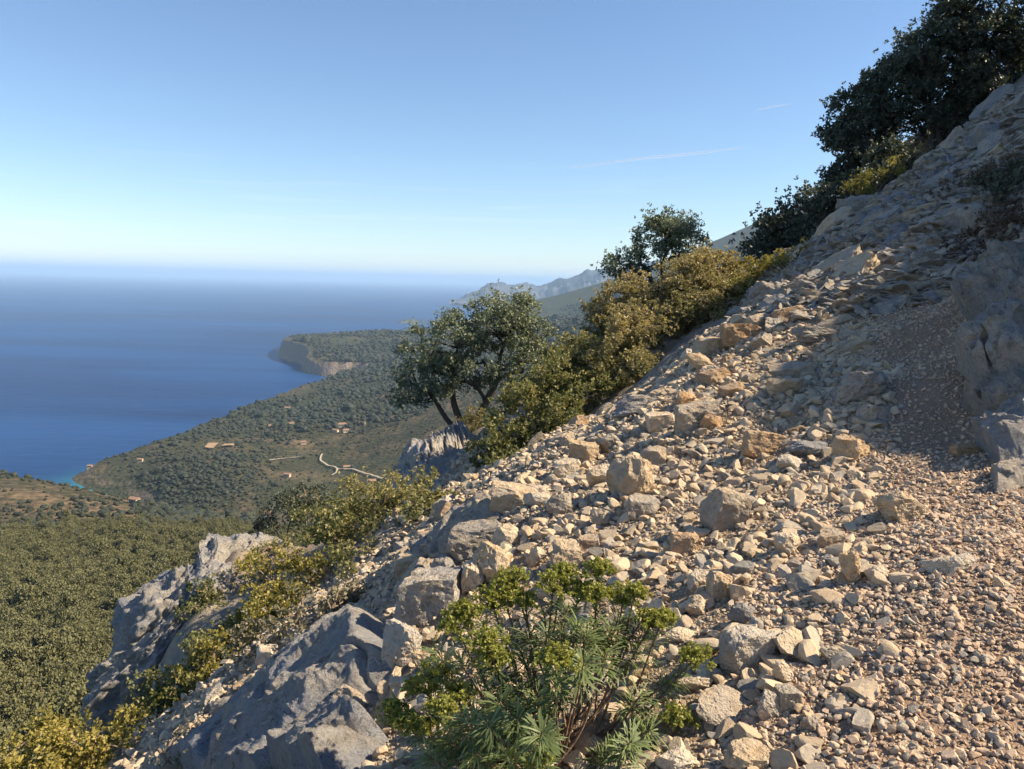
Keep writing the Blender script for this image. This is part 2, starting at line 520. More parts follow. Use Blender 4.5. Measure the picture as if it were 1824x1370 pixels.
def plain(name, col, rough=0.9, var=0.15, scale=0.3):
    t = NT(name)
    n = t.noise(t.pos(), scale, 4, 0.6)
    c = t.mix(n, tuple(v * (1 - var) for v in col), tuple(min(1, v * (1 + var)) for v in col))
    return t.done(t.bsdf(c, rough, None, 0.2))
M['road'] = plain('pale_road', (0.38, 0.33, 0.26), 0.9, 0.1, 0.05)
M['field'] = plain('dry_field', (0.32, 0.22, 0.13), 0.95, 0.2, 0.05)
M['wall'] = plain('rendered_wall', (0.52, 0.42, 0.31))
M['roof'] = plain('clay_roof', (0.27, 0.175, 0.12), 0.9, 0.2, 0.6)
M['glass'] = plain('dark_window', (0.03, 0.035, 0.04), 0.3)
M['pine_leaf'] = leaf_mat('pine_needles', (0.070, 0.078, 0.038), (0.125, 0.128, 0.062), (0.185, 0.178, 0.09), 0.12, 0.1)
M['scrub'] = leaf_mat('distant_trees', (0.018, 0.024, 0.018), (0.031, 0.037, 0.025), (0.055, 0.058, 0.037), 0.0, 0.1)

# ------------------------------------------------------------------ the near hillside (a surface through chosen points)
near_px = [  # pixel x, pixel y, metres forward
    (1824, 1370, 2.40), (1660, 1370, 2.42), (1500, 1370, 2.50), (1200, 1370, 2.70), (900, 1370, 2.95), (650, 1370, 3.35),
    (1824, 1200, 2.80), (1650, 1200, 2.90), (1500, 1200, 3.00), (1200, 1200, 3.30), (950, 1200, 3.70), (720, 1200, 4.3),
    (1824, 1000, 3.55), (1650, 1000, 3.75), (1500, 1000, 3.95), (1300, 1000, 4.35), (1050, 1000, 5.0), (850, 1020, 5.5), (720, 1090, 5.3),
    (1824, 880, 4.4), (1680, 860, 4.75), (1550, 855, 5.1), (1400, 850, 5.6), (1150, 850, 6.7), (960, 880, 7.1), (850, 935, 6.7),
    (1720, 750, 5.9), (1650, 720, 6.2), (1500, 720, 6.9), (1300, 710, 8.2), (1150, 730, 9.3), (1040, 800, 8.7),
    (1670, 620, 7.9), (1620, 610, 8.2), (1450, 610, 9.4), (1330, 610, 11.0), (1220, 660, 11.0),
    (1660, 540, 9.6), (1560, 540, 10.3), (1470, 540, 11.3), (1370, 550, 12.8),
    (1650, 470, 11.3), (1560, 470, 12.2), (1450, 475, 14.5),
    (1640, 390, 14.0), (1560, 390, 15.6), (1510, 405, 17.0),
    (1700, 310, 17.0), (1640, 315, 18.6), (1600, 330, 20.0),
    (1790, 215, 21.0), (1745, 230, 21.8), (1720, 245, 22.4),
    # below the edge of the rubble bank
    (690, 1120, 6.0), (600, 1140, 6.6), (640, 1270, 4.3), (500, 1370, 4.4), (540, 1210, 5.6), (420, 1290, 6.0), (330, 1380, 5.6), (470, 1180, 7.2),
    (620, 1060, 8.0), (520, 1110, 8.4), (750, 980, 8.6), (420, 1180, 9.4), (330, 1260, 9.0), (250, 1350, 8.6), (130, 1390, 8.2),
    (650, 980, 10.2), (520, 1010, 11.5), (430, 1060, 11.8), (330, 1120, 11.6), (270, 1230, 10.8),
    (800, 900, 11.0), (700, 930, 12.0), (560, 985, 13.5), (470, 1030, 13.8), (370, 1075, 13.2),
    (860, 860, 12.5), (760, 870, 15.0), (690, 880, 17.0), (860, 800, 18.0), (800, 800, 20.5), (730, 835, 20.0), (820, 775, 23.0), (900, 740, 22.0),
    (960, 800, 12.8), (1060, 730, 14.0), (1180, 650, 15.5), (1000, 690, 20.0), (1120, 600, 21.0), (1150, 520, 29.0), (1050, 590, 29.0),
    (1300, 560, 17.0), (1380, 500, 19.0), (1270, 510, 25.0), (1350, 470, 27.0), (1450, 440, 22.0), (1540, 370, 24.0), (1630, 300, 26.0), (1500, 370, 31.0),
]
near_w = [  # x, y, z; heights right of view are shaped to cast the shade
    (0, -1, 0.0), (1.0, 0.6, 0.0), (-1.2, 0, -0.30), (-3, 0.5, -1.4), (-6, 1, -3.6), (-10, 2, -7), (2.2, 0, 0.15), (-2.5, 2.5, -1.15), (-5, 3.5, -3.3), (2.6, -3, 0.1), (-3, -4, -1.4),
    (3.6, 2.2, 0.75), (4.6, 3.4, 1.15), (6.5, 3.6, 2.9), (10, 3, 4.2), (16, 2, 7.6), (22, 2, 11), (4.2, 0, 1.3), (8, -2, 3.4), (20, -4, 10.5),
    (4.35, 5.0, 1.35), (4.9, 6.0, 1.75), (7.2, 7.0, 4.5), (10.5, 7.5, 7.7), (16, 7, 12.0), (22, 8, 13),
    (5.7, 8.6, 2.3), (6.8, 9.8, 2.6), (9.4, 10.2, 4.8), (12.5, 11, 7.8), (18, 12, 11.6),
    (8.3, 12.3, 3.4), (10.5, 14.0, 5.0), (14, 15, 10.3), (20, 17, 14.4), (13.0, 18, 8.0), (16.4, 21, 10.6), (18.5, 26, 10.4), (24, 24, 14.5), (21, 31, 12), (14, 28, 7.0),
    # the steep ground outside the spur
    (-6.4, 11.0, -9.5), (-8.2, 9.0, -11.5), (-9.0, 13.5, -15), (-12, 11, -18), (-14, 5, -14), (-14, 16, -23), (-6.6, 14.5, -11.5), (-6.2, 18, -13), (-5.5, 21, -12), (-10, 20, -22), (-14, 26, -31),
    (-4.6, 25, -11), (-3, 28, -10.5), (-8, 30, -21), (-14, 35, -36), (1, 33, -9), (-3, 38, -17), (5, 36, -6), (10, 36, 0.5), (4, 44, -12), (16, 40, 6), (24, 42, 11), (12, 48, -3),
]
_pts = np.array(near_px, float)
_w = at(_pts[:, 0], _pts[:, 1], _pts[:, 2])
_all = np.vstack([_w, np.array(near_w, float)])
_rbf = RBF(_all[:, :2], _all[:, 2], 0.55, 0.02)

# path centre line
path_px = [(1640, 1480, 2.15), (1690, 1250, 2.72), (1715, 1080, 3.3), (1725, 950, 4.0), (1715, 850, 4.75), (1690, 755, 5.75), (1660, 680, 6.8), (1635, 610, 8.1), (1615, 545, 9.9)]
_pc = at(*np.array(path_px, float).T)
_pc = np.vstack([[0.15, -1.2, 0], [0.7, 0.7, 0], _pc])
PATH = spline(_pc[:, :2], 14)
def path_dist(x, y):
    sh = np.shape(x)
    x, y = np.ravel(x), np.ravel(y)
    d = np.full(len(x), 1e9)
    for p in PATH:
        d = np.minimum(d, (x - p[0]) ** 2 + (y - p[1]) ** 2)
    return np.sqrt(d).reshape(sh)

def rockiness(X, Y):
    """where bare limestone shows instead of soil and rubble"""
    d = path_dist(X, Y)
    side = np.clip((X - 0.62 * Y + 4.6) / -0.9 + 0.2, 0, 1)               # below the edge of the bank
    right = np.clip((X - 0.60 * Y - 0.5) / 0.35, 0, 1) * np.clip((d - 0.75) / 0.4, 0, 1)
    climb = np.clip((Y - 9.5) / 2.5, 0, 1) * np.clip((X - 0.32 * Y + 0.3) / 1.0, 0, 1)
    return np.clip(np.maximum(np.maximum(side, right), climb * 0.7), 0, 1)

def G(x, y):
    """height of the near hillside"""
    x, y = np.asarray(x, float), np.asarray(y, float)
    sh = x.shape
    X, Y = x.ravel(), y.ravel()
    far = np.clip((np.hypot(X, Y) - 3) / 10, 0, 1)
    rk = rockiness(X, Y)
    z = _rbf(X, Y) + rk * 0.16 * fbm2(X * 0.8 + Y * 0.3, Y - 0.4 * X, 1.3, 15, 4, ridge=True) + rk * 0.05 * fbm2(X, Y, 5.0, 16, 3) + (0.05 + 0.20 * far) * fbm2(X, Y, 0.55, 3, 3) + (0.02 + 0.06 * far) * fbm2(X, Y, 2.4, 9, 3)
    return z.reshape(sh)

def hit(px, py, y0=1.8, y1=45.0, n=1400):
    Y = y0 * (y1 / y0) ** np.linspace(0, 1, n)
    P = at(np.full(n, float(px)), np.full(n, float(py)), Y)
    below = P[:, 2] < G(P[:, 0], P[:, 1])
    k = int(np.argmax(below)) if below.any() else n - 1
    k = max(k, 1)
    a, b = P[k - 1], P[k]
    ga, gb = a[2] - G(a[:1], a[1:2])[0], b[2] - G(b[:1], b[1:2])[0]
    t = np.clip(ga / (ga - gb + 1e-9), 0, 1)
    return a + (b - a) * t

def near_grid():
    xs = np.unique(np.concatenate([np.arange(-14, -7, 0.22), np.arange(-7, 9, 0.085), np.arange(9, 16, 0.16), np.arange(16, 26, 0.4)]))
    ys = np.unique(np.concatenate([np.arange(-4, 1.6, 0.3), np.arange(1.6, 9, 0.07), np.arange(9, 17, 0.11), np.arange(17, 30, 0.2), np.arange(30, 49, 0.5)]))
    X, Y = np.meshgrid(xs, ys)
    Z = G(X, Y)
    V = np.stack([X, Y, Z], -1).reshape(-1, 3)
    me = mesh_np('hillside', V, grid_faces(len(xs), len(ys)), True, [M['ground']])
    a = me.attributes.new('path', 'FLOAT', 'POINT')
    a.data.foreach_set('value', np.clip(1.35 - path_dist(V[:, 0], V[:, 1]) / 0.55, 0, 1).astype(np.float32))
    a = me.attributes.new('rock', 'FLOAT', 'POINT')
    a.data.foreach_set('value', np.clip(1.3 * rockiness(V[:, 0], V[:, 1]) * (0.65 + 0.9 * fbm2(V[:, 0], V[:, 1], 0.9, 27, 4)), 0, 1).astype(np.float32))
    tag(link('hillside', me), kind='structure')
near_grid()

def path_sheet():
    T = np.gradient(PATH, axis=0); T /= np.linalg.norm(T, axis=1)[:, None]
    Nn = np.stack([T[:, 1], -T[:, 0]], -1)
    k = 21
    s = np.linspace(-1, 1, k)
    wob = 0.50 + 0.07 * vnoise(np.stack([np.arange(len(PATH)) * 0.15, np.zeros(len(PATH)), np.zeros(len(PATH))], -1), 4)
    XY = PATH[:, None] + Nn[:, None] * (s[None, :, None] * wob[:, None, None])
    Z = G(XY[..., 0], XY[..., 1]) + 0.022 - 0.05 * np.abs(s)[None] ** 3
    V = np.concatenate([XY, Z[..., None]], -1).reshape(-1, 3)
    me = mesh_np('path', V, grid_faces(k, len(PATH))[:, ::-1], True, [M['ground']])
    a = me.attributes.new('path', 'FLOAT', 'POINT')
    a.data.foreach_set('value', np.ones(len(V), np.float32))
    tag(link('path', me), kind='structure')
path_sheet()

# ------------------------------------------------------------------ valley, coast and headland
valley_px = [
    (0, 1340, 190), (150, 1300, 200), (240, 1370, 170), (-250, 1300, 200), (0, 1200, 270), (200, 1200, 260), (0, 1080, 380), (250, 1080, 360), (-250, 1080, 400),
    (0, 980, 520), (200, 1000, 480), (400, 980, 480), (450, 950, 600), (0, 900, 690), (200, 930, 640),
    (-300, 800, 950), (0, 842, 900), (100, 862, 870), (200, 887, 840), (300, 911, 800), (400, 928, 780), (480, 942, 760), (600, 950, 700), (800, 950, 650),
    (150, 842, 1440), (300, 802, 1512), (450, 747, 1850), (560, 702, 2260), (640, 681, 2510),
    (300, 850, 1330), (400, 880, 1150), (330, 905, 1130), (500, 900, 1080), (450, 922, 1030), (600, 830, 1390), (600, 740, 1850), (500, 790, 1560), (700, 860, 1150), (700, 750, 1700), (800, 760, 1480),
    (700, 680, 2300), (800, 700, 1900), (900, 650, 2200), (1000, 600, 2600), (1050, 565, 3000), (900, 600, 3200), (800, 640, 2700), (950, 700, 1500), (1100, 600, 1900),
    (502, 610, 3560), (512, 608, 3640), (540, 609, 3560), (600, 599, 3900), (700, 591, 4250), (800, 588, 4300), (560, 640, 3200), (600, 645, 3110), (660, 640, 3150), (700, 620, 3500), (720, 594, 5000), (640, 620, 3450),
    (1300, 520, 2600), (1600, 420, 2200), (1900, 300, 1800), (1300, 480, 4500), (900, 585, 5200), (1050, 562, 5000),
]
valley_w = []
def vw(px, Y, z):
    X = (px - PW / 2) / FOC * Y
    valley_w.append((X, Y, z))
for a in [(100, 1050, -335), (0, 1060, -345), (-300, 1130, -345), (300, 980, -325), (480, 930, -318), (700, 880, -300), (200, 1150, -395), (1100, 800, -150), (1500, 800, -20), (1900, 600, 60),
          (900, 500, -190), (600, 350, -165), (900, 250, -105), (1300, 300, -40), (1700, 300, 40), (300, 110, -88), (0, 110, -92), (-300, 110, -97), (600, 110, -75), (900, 110, -52),
          (1300, 110, -18), (1700, 90, 8), (300, 60, -60), (0, 55, -62), (-400, 55, -66), (700, 58, -44), (1000, 60, -24), (1300, 60, -3), (1600, 58, 8), (0, 36, -46), (-400, 36, -48), (500, 38, -40), (-400, 200, -150), (2000, 200, 60)]:
    vw(*a)
_vp = np.array(valley_px, float)
_v = at(_vp[:, 0], _vp[:, 1], _vp[:, 2])
_vw = np.array(valley_w, float)
_v = np.vstack([_v, _vw])
_r = np.hypot(_v[:, 0], _v[:, 1])
_vrbf = RBF(np.stack([np.arctan2(_v[:, 0], _v[:, 1]) * 2.2, np.log(_r)], -1), (_v[:, 2] - 1.6) / _r, 0.10, 0.002)

coast_px = [(-900, 880), (-500, 885), (-300, 880), (0, 886), (60, 893), (120, 903), (165, 911), (225, 913), (215, 897), (190, 882), (160, 871), (136, 860), (126, 851), (150, 838), (200, 828), (250, 812), (300, 795), (350, 776), (400, 755), (450, 733), (500, 713),
            (540, 699), (590, 686), (640, 679), (655, 676), (630, 674), (600, 672), (572, 669), (545, 664), (536, 660), (545, 654), (530, 648), (506, 641), (497, 636), (496, 628), (500, 620), (560, 608), (640, 602), (700, 600), (760, 595), (850, 588), (950, 578)]
COAST = np.array([at_sea(*p)[:2] for p in coast_px])
COAST = np.vstack([COAST, [[3000, 20000], [20000, 20000], [20000, -3000], [-9000, -3000], [-3500, 900]]])
def inside_coast(x, y):
    ins = np.zeros(len(x), bool)
    j = len(COAST) - 1
    dmin = np.full(len(x), 1e18)
    for i in range(len(COAST)):
        a, b = COAST[j], COAST[i]
        c = (a[1] > y) != (b[1] > y)
        with np.errstate(divide='ignore', invalid='ignore'):
            xi = (b[0] - a[0]) * (y - a[1]) / (b[1] - a[1] + 1e-12) + a[0]
        ins ^= c & (x < xi)
        ab = b - a
        t = np.clip(((x - a[0]) * ab[0] + (y - a[1]) * ab[1]) / (ab @ ab), 0, 1)
        dmin = np.minimum(dmin, (x - a[0] - t * ab[0]) ** 2 + (y - a[1] - t * ab[1]) ** 2)
        j = i
    return np.sqrt(dmin) * np.where(ins, 1, -1)

def VZ(x, y, full=False):
    x, y = np.ravel(np.asarray(x, float)), np.ravel(np.asarray(y, float))
    r = np.hypot(x, y)
    z = _vrbf(np.arctan2(x, y) * 2.2, np.log(r)) * r + 1.6
    k = np.clip(r / 400, 0.1, 1.1) * np.clip(4600 / r, 0.55, 1)
    z = z + k * (9 * fbm2(x, y, 1 / 210, 21, 4) + 3 * fbm2(x, y, 1 / 45, 22, 3))
    d = inside_coast(x, y) + 16 * fbm2(x, y, 1 / 70, 31, 3)
    land = np.maximum(z, SEA + 6 + 0.02 * np.maximum(d, 0))
    w = np.clip((r - 3000) / 300, 0, 1)
    width = 42 - 18 * w
    s = np.clip(d / width, 0, 1)
    s = s * s * (3 - 2 * s)
    s = np.where(d > 0, 0.05 + 0.95 * s, 0)
    zz = np.where(d > 0, SEA + (land - SEA) * s, SEA + np.maximum(d * 0.35, -30))
    near = r < 700
    zz = np.where(near, z, zz)
    if full:
        return zz, d, s
    return zz

def valley_mesh():
    th = np.linspace(math.radians(-48), math.radians(38), 560)
    lr = np.linspace(math.log(34), math.log(6800), 620)
    T, L = np.meshgrid(th, lr)
    X, Y = np.exp(L) * np.sin(T), np.exp(L) * np.cos(T)
    Z, d, s = VZ(X, Y, True)
    V = np.stack([X.ravel(), Y.ravel(), Z], -1)
    me = mesh_np('valley', V, grid_faces(560, 620)[:, ::-1], True, [M['valley']])
    Zg = Z.reshape(X.shape)
    dr = np.hypot(*[np.gradient(a, axis=0) for a in (X, Y)])
    dt = np.hypot(*[np.gradient(a, axis=1) for a in (X, Y)])
    sl = np.hypot(np.gradient(Zg, axis=0) / dr, np.gradient(Zg, axis=1) / dt).ravel()
    cl = np.clip((sl - 0.5) / 0.35, 0, 1) * (np.hypot(V[:, 0], V[:, 1]) > 700)
    a = me.attributes.new('cliff', 'FLOAT', 'POINT')
    a.data.foreach_set('value', cl.astype(np.float32))
    a = me.attributes.new('wood', 'FLOAT', 'POINT')
    rv = np.hypot(V[:, 0], V[:, 1])
    a.data.foreach_set('value', np.clip(np.clip((rv - 950) / 400, 0, 1) * np.clip(0.42 + 1.5 * fbm2(V[:, 0], V[:, 1], 1 / 240, 66, 4), 0.05, 0.85) + np.clip((rv - 2000) / 900, 0, 1) * np.clip((V[:, 2] - SEA - 60) / 80, 0, 1) * (1.0 + 0.8 * fbm2(V[:, 0], V[:, 1], 1 / 300, 61, 3)), 0, 1).astype(np.float32))
    tag(link('valley', me), kind='structure')
valley_mesh()

# sea: one sheet out to the horizon, finer near the shore
def sea_sheet():
    xs = np.unique(np.concatenate([[-110000, -60000, -30000, -12000, -6000], np.arange(-3500, 1000, 26), [3000, 8000, 30000, 60000, 110000]]))
    ys = np.unique(np.concatenate([[-2500, 0, 600], np.arange(1000, 3600, 26), np.arange(3600, 6500, 200), [8000, 15000, 40000, 118000]]))
    X, Y = np.meshgrid(xs, ys)
    V = np.stack([X, Y, np.full(X.shape, SEA)], -1).reshape(-1, 3)
    me = mesh_np('sea', V, grid_faces(len(xs), len(ys)), True, [M['sea']])
    d = -inside_coast(V[:, 0], V[:, 1])
    cove = np.exp(-((V[:, 0] - at_sea(175, 880)[0]) ** 2 + (V[:, 1] - at_sea(175, 880)[1]) ** 2) / 110.0 ** 2)
    sh = np.exp(-np.maximum(d, 0) / 20.0) * 0.14 + 0.7 * cove
    a = me.attributes.new('shore', 'FLOAT', 'POINT')
    a.data.foreach_set('value', sh.astype(np.float32))
    tag(link('sea', me), kind='structure')
sea_sheet()

def ridge(name, pts, depth, foot, seed, mat, amp, n=320, m=71):
    """a mountain ridge whose crest passes through the given pixels (x, y, metres forward)"""
    P = at(*np.array(pts, float).T)
    x = np.linspace(P[0, 0], P[-1, 0], n)
    cz, cyy = np.interp(x, P[:, 0], P[:, 2]), np.interp(x, P[:, 0], P[:, 1])
    t = np.linspace(-1, 1, m)
    X = np.repeat(x[None], m, 0)
    Y = cyy[None] + depth * t[:, None]
    f = 1 - np.abs(t[:, None]) ** 0.85
    Z = foot + (cz[None] - foot) * f
    rid = fbm2(X.ravel(), Y.ravel(), 1 / (depth * 0.22), seed, 5, ridge=True).reshape(X.shape)
    Z = Z + amp * rid * (1.0 - f) * (0.25 + f) * 2.2
    Z[m // 2] = np.where(True, Z[m // 2] + 0.16 * amp * fbm(np.stack([x * 24 / depth, x * 0, x * 0], -1), seed, 4), 0)
    V = np.stack([X, Y, Z], -1).reshape(-1, 3)
    tag(link(name, mesh_np(name, V, grid_faces(n, m), True, [mat])), kind='structure')

ridge('far_mountains', [(820, 543, 15000), (850, 524, 15000), (868, 506, 14800), (890, 503, 14600), (905, 507, 14500), (925, 505, 14500), (940, 504, 14500), (955, 511, 14400), (975, 507, 14300), (995, 496, 14200), (1010, 497, 14000),
                        (1030, 489, 14000), (1045, 481, 13900), (1060, 482, 13800), (1075, 478, 13700), (1100, 485, 13500), (1140, 469, 13300), (1200, 461, 13000), (1240, 473, 13000), (1330, 469, 13000)], 2600, SEA - 60, 51, M['mountain'], 260)
ridge('middle_mountains', [(960, 575, 9000), (1000, 551, 8800), (1040, 535, 8600), (1080, 522, 8400), (1100, 505, 8200), (1200, 495, 8000), (1260, 485, 8000), (1340, 475, 8000)], 1500, SEA - 40, 52, M['mountain'], 150)
ridge('forested_spur', [(1030, 585, 4800), (1060, 556, 4700), (1080, 532, 4600), (1098, 514, 4500), (1130, 508, 4400), (1200, 500, 4300), (1270, 462, 4200), (1295, 446, 4150), (1320, 436, 4100), (1360, 430, 4000), (1400, 428, 4000)], 1100, SEA + 80, 53, M['forest_ridge'], 120)

ridge('rocky_point', [(706, 600, 7200), (712, 586, 7200), (716, 574, 7200), (724, 571, 7200), (738, 572, 7200), (752, 577, 7250), (780, 590, 7300)], 300, SEA - 10, 54, M['forest_ridge'], 25)

# haze: one closed box of even, thin air round everything but the sky
def haze():
    V = np.array([(x, y, z) for z in (SEA - 45.0, 470.0) for y in (-3000.0, 120000.0) for x in (-112000.0, 112000.0)])
    F = np.array([(0, 2, 3, 1), (4, 5, 7, 6), (0, 1, 5, 4), (2, 6, 7, 3), (0, 4, 6, 2), (1, 3, 7, 5)])
    m = bpy.data.materials.new('haze')
    m.use_nodes = True
    m.node_tree.nodes.clear()
    o = m.node_tree.nodes.new('ShaderNodeOutputMaterial')
    v = m.node_tree.nodes.new('ShaderNodeVolumePrincipled')
    v.inputs['Color'].default_value = (0.49, 0.72, 1.0, 1)
    v.inputs['Density'].default_value = HAZE_DENSITY
    v.inputs['Anisotropy'].default_value = 0.0
    m.node_tree.links.new(v.outputs[0], o.inputs['Volume'])
    tag(link('haze', mesh_np('haze', V, F, False, [m])), 'thin blue sea haze over the coast and mountains', 'haze', None, 'stuff')
haze()

# ------------------------------------------------------------------ scattering of what nobody could count
def scatter(name, P, Rt, S, protos, label, category):
    me = bpy.data.meshes.new(name)
    me.vertices.add(len(P))
    me.vertices.foreach_set('co', np.asarray(P, np.float32).ravel())
    for nm, dat in (('rot', Rt), ('size', S)):
        a = me.attributes.new(nm, 'FLOAT_VECTOR', 'POINT')
        a.data.foreach_set('vector', np.asarray(dat, np.float32).ravel())
    a = me.attributes.new('pick', 'INT', 'POINT')
    a.data.foreach_set('value', rng.integers(0, len(protos), len(P)).astype(np.int32))
    c = bpy.data.collections.new(name + '_pieces')
    for k, m in enumerate(protos):
        c.objects.link(bpy.data.objects.new('%s_piece_%02d' % (name, k), m))
    o = link(name, me)
    ng = bpy.data.node_groups.new(name, 'GeometryNodeTree')
    ng.interface.new_socket('Geometry', in_out='INPUT', socket_type='NodeSocketGeometry')
    ng.interface.new_socket('Geometry', in_out='OUTPUT', socket_type='NodeSocketGeometry')
    gi, go = ng.nodes.new('NodeGroupInput'), ng.nodes.new('NodeGroupOutput')
    ci = ng.nodes.new('GeometryNodeCollectionInfo')
    ci.inputs[0].default_value = c
    ci.inputs['Separate Children'].default_value = True
    ci.inputs['Reset Children'].default_value = True
    ip = ng.nodes.new('GeometryNodeInstanceOnPoints')
    def named(n, t):
        x = ng.nodes.new('GeometryNodeInputNamedAttribute')
        x.data_type = t
        x.inputs['Name'].default_value = n
        return x.outputs['Attribute']
    ng.links.new(gi.outputs[0], ip.inputs['Points'])
    ng.links.new(ci.outputs[0], ip.inputs['Instance'])
    ip.inputs['Pick Instance'].default_value = True
    ng.links.new(named('pick', 'INT'), ip.inputs['Instance Index'])
    ng.links.new(named('rot', 'FLOAT_VECTOR'), ip.inputs['Rotation'])
    ng.links.new(named('size', 'FLOAT_VECTOR'), ip.inputs['Scale'])
    ng.links.new(ip.outputs[0], go.inputs[0])
    md = o.modifiers.new('scatter', 'NODES')
    md.node_group = ng
    return tag(o, label, category, None, 'stuff')

# ------------------------------------------------------------------ stones
def slope_rot(x, y, e=0.12):
    gx = (G(np.array([x + e]), np.array([y]))[0] - G(np.array([x - e]), np.array([y]))[0]) / (2 * e)
    gy = (G(np.array([x]), np.array([y + e]))[0] - G(np.array([x]), np.array([y - e]))[0]) / (2 * e)
    return gx, gy

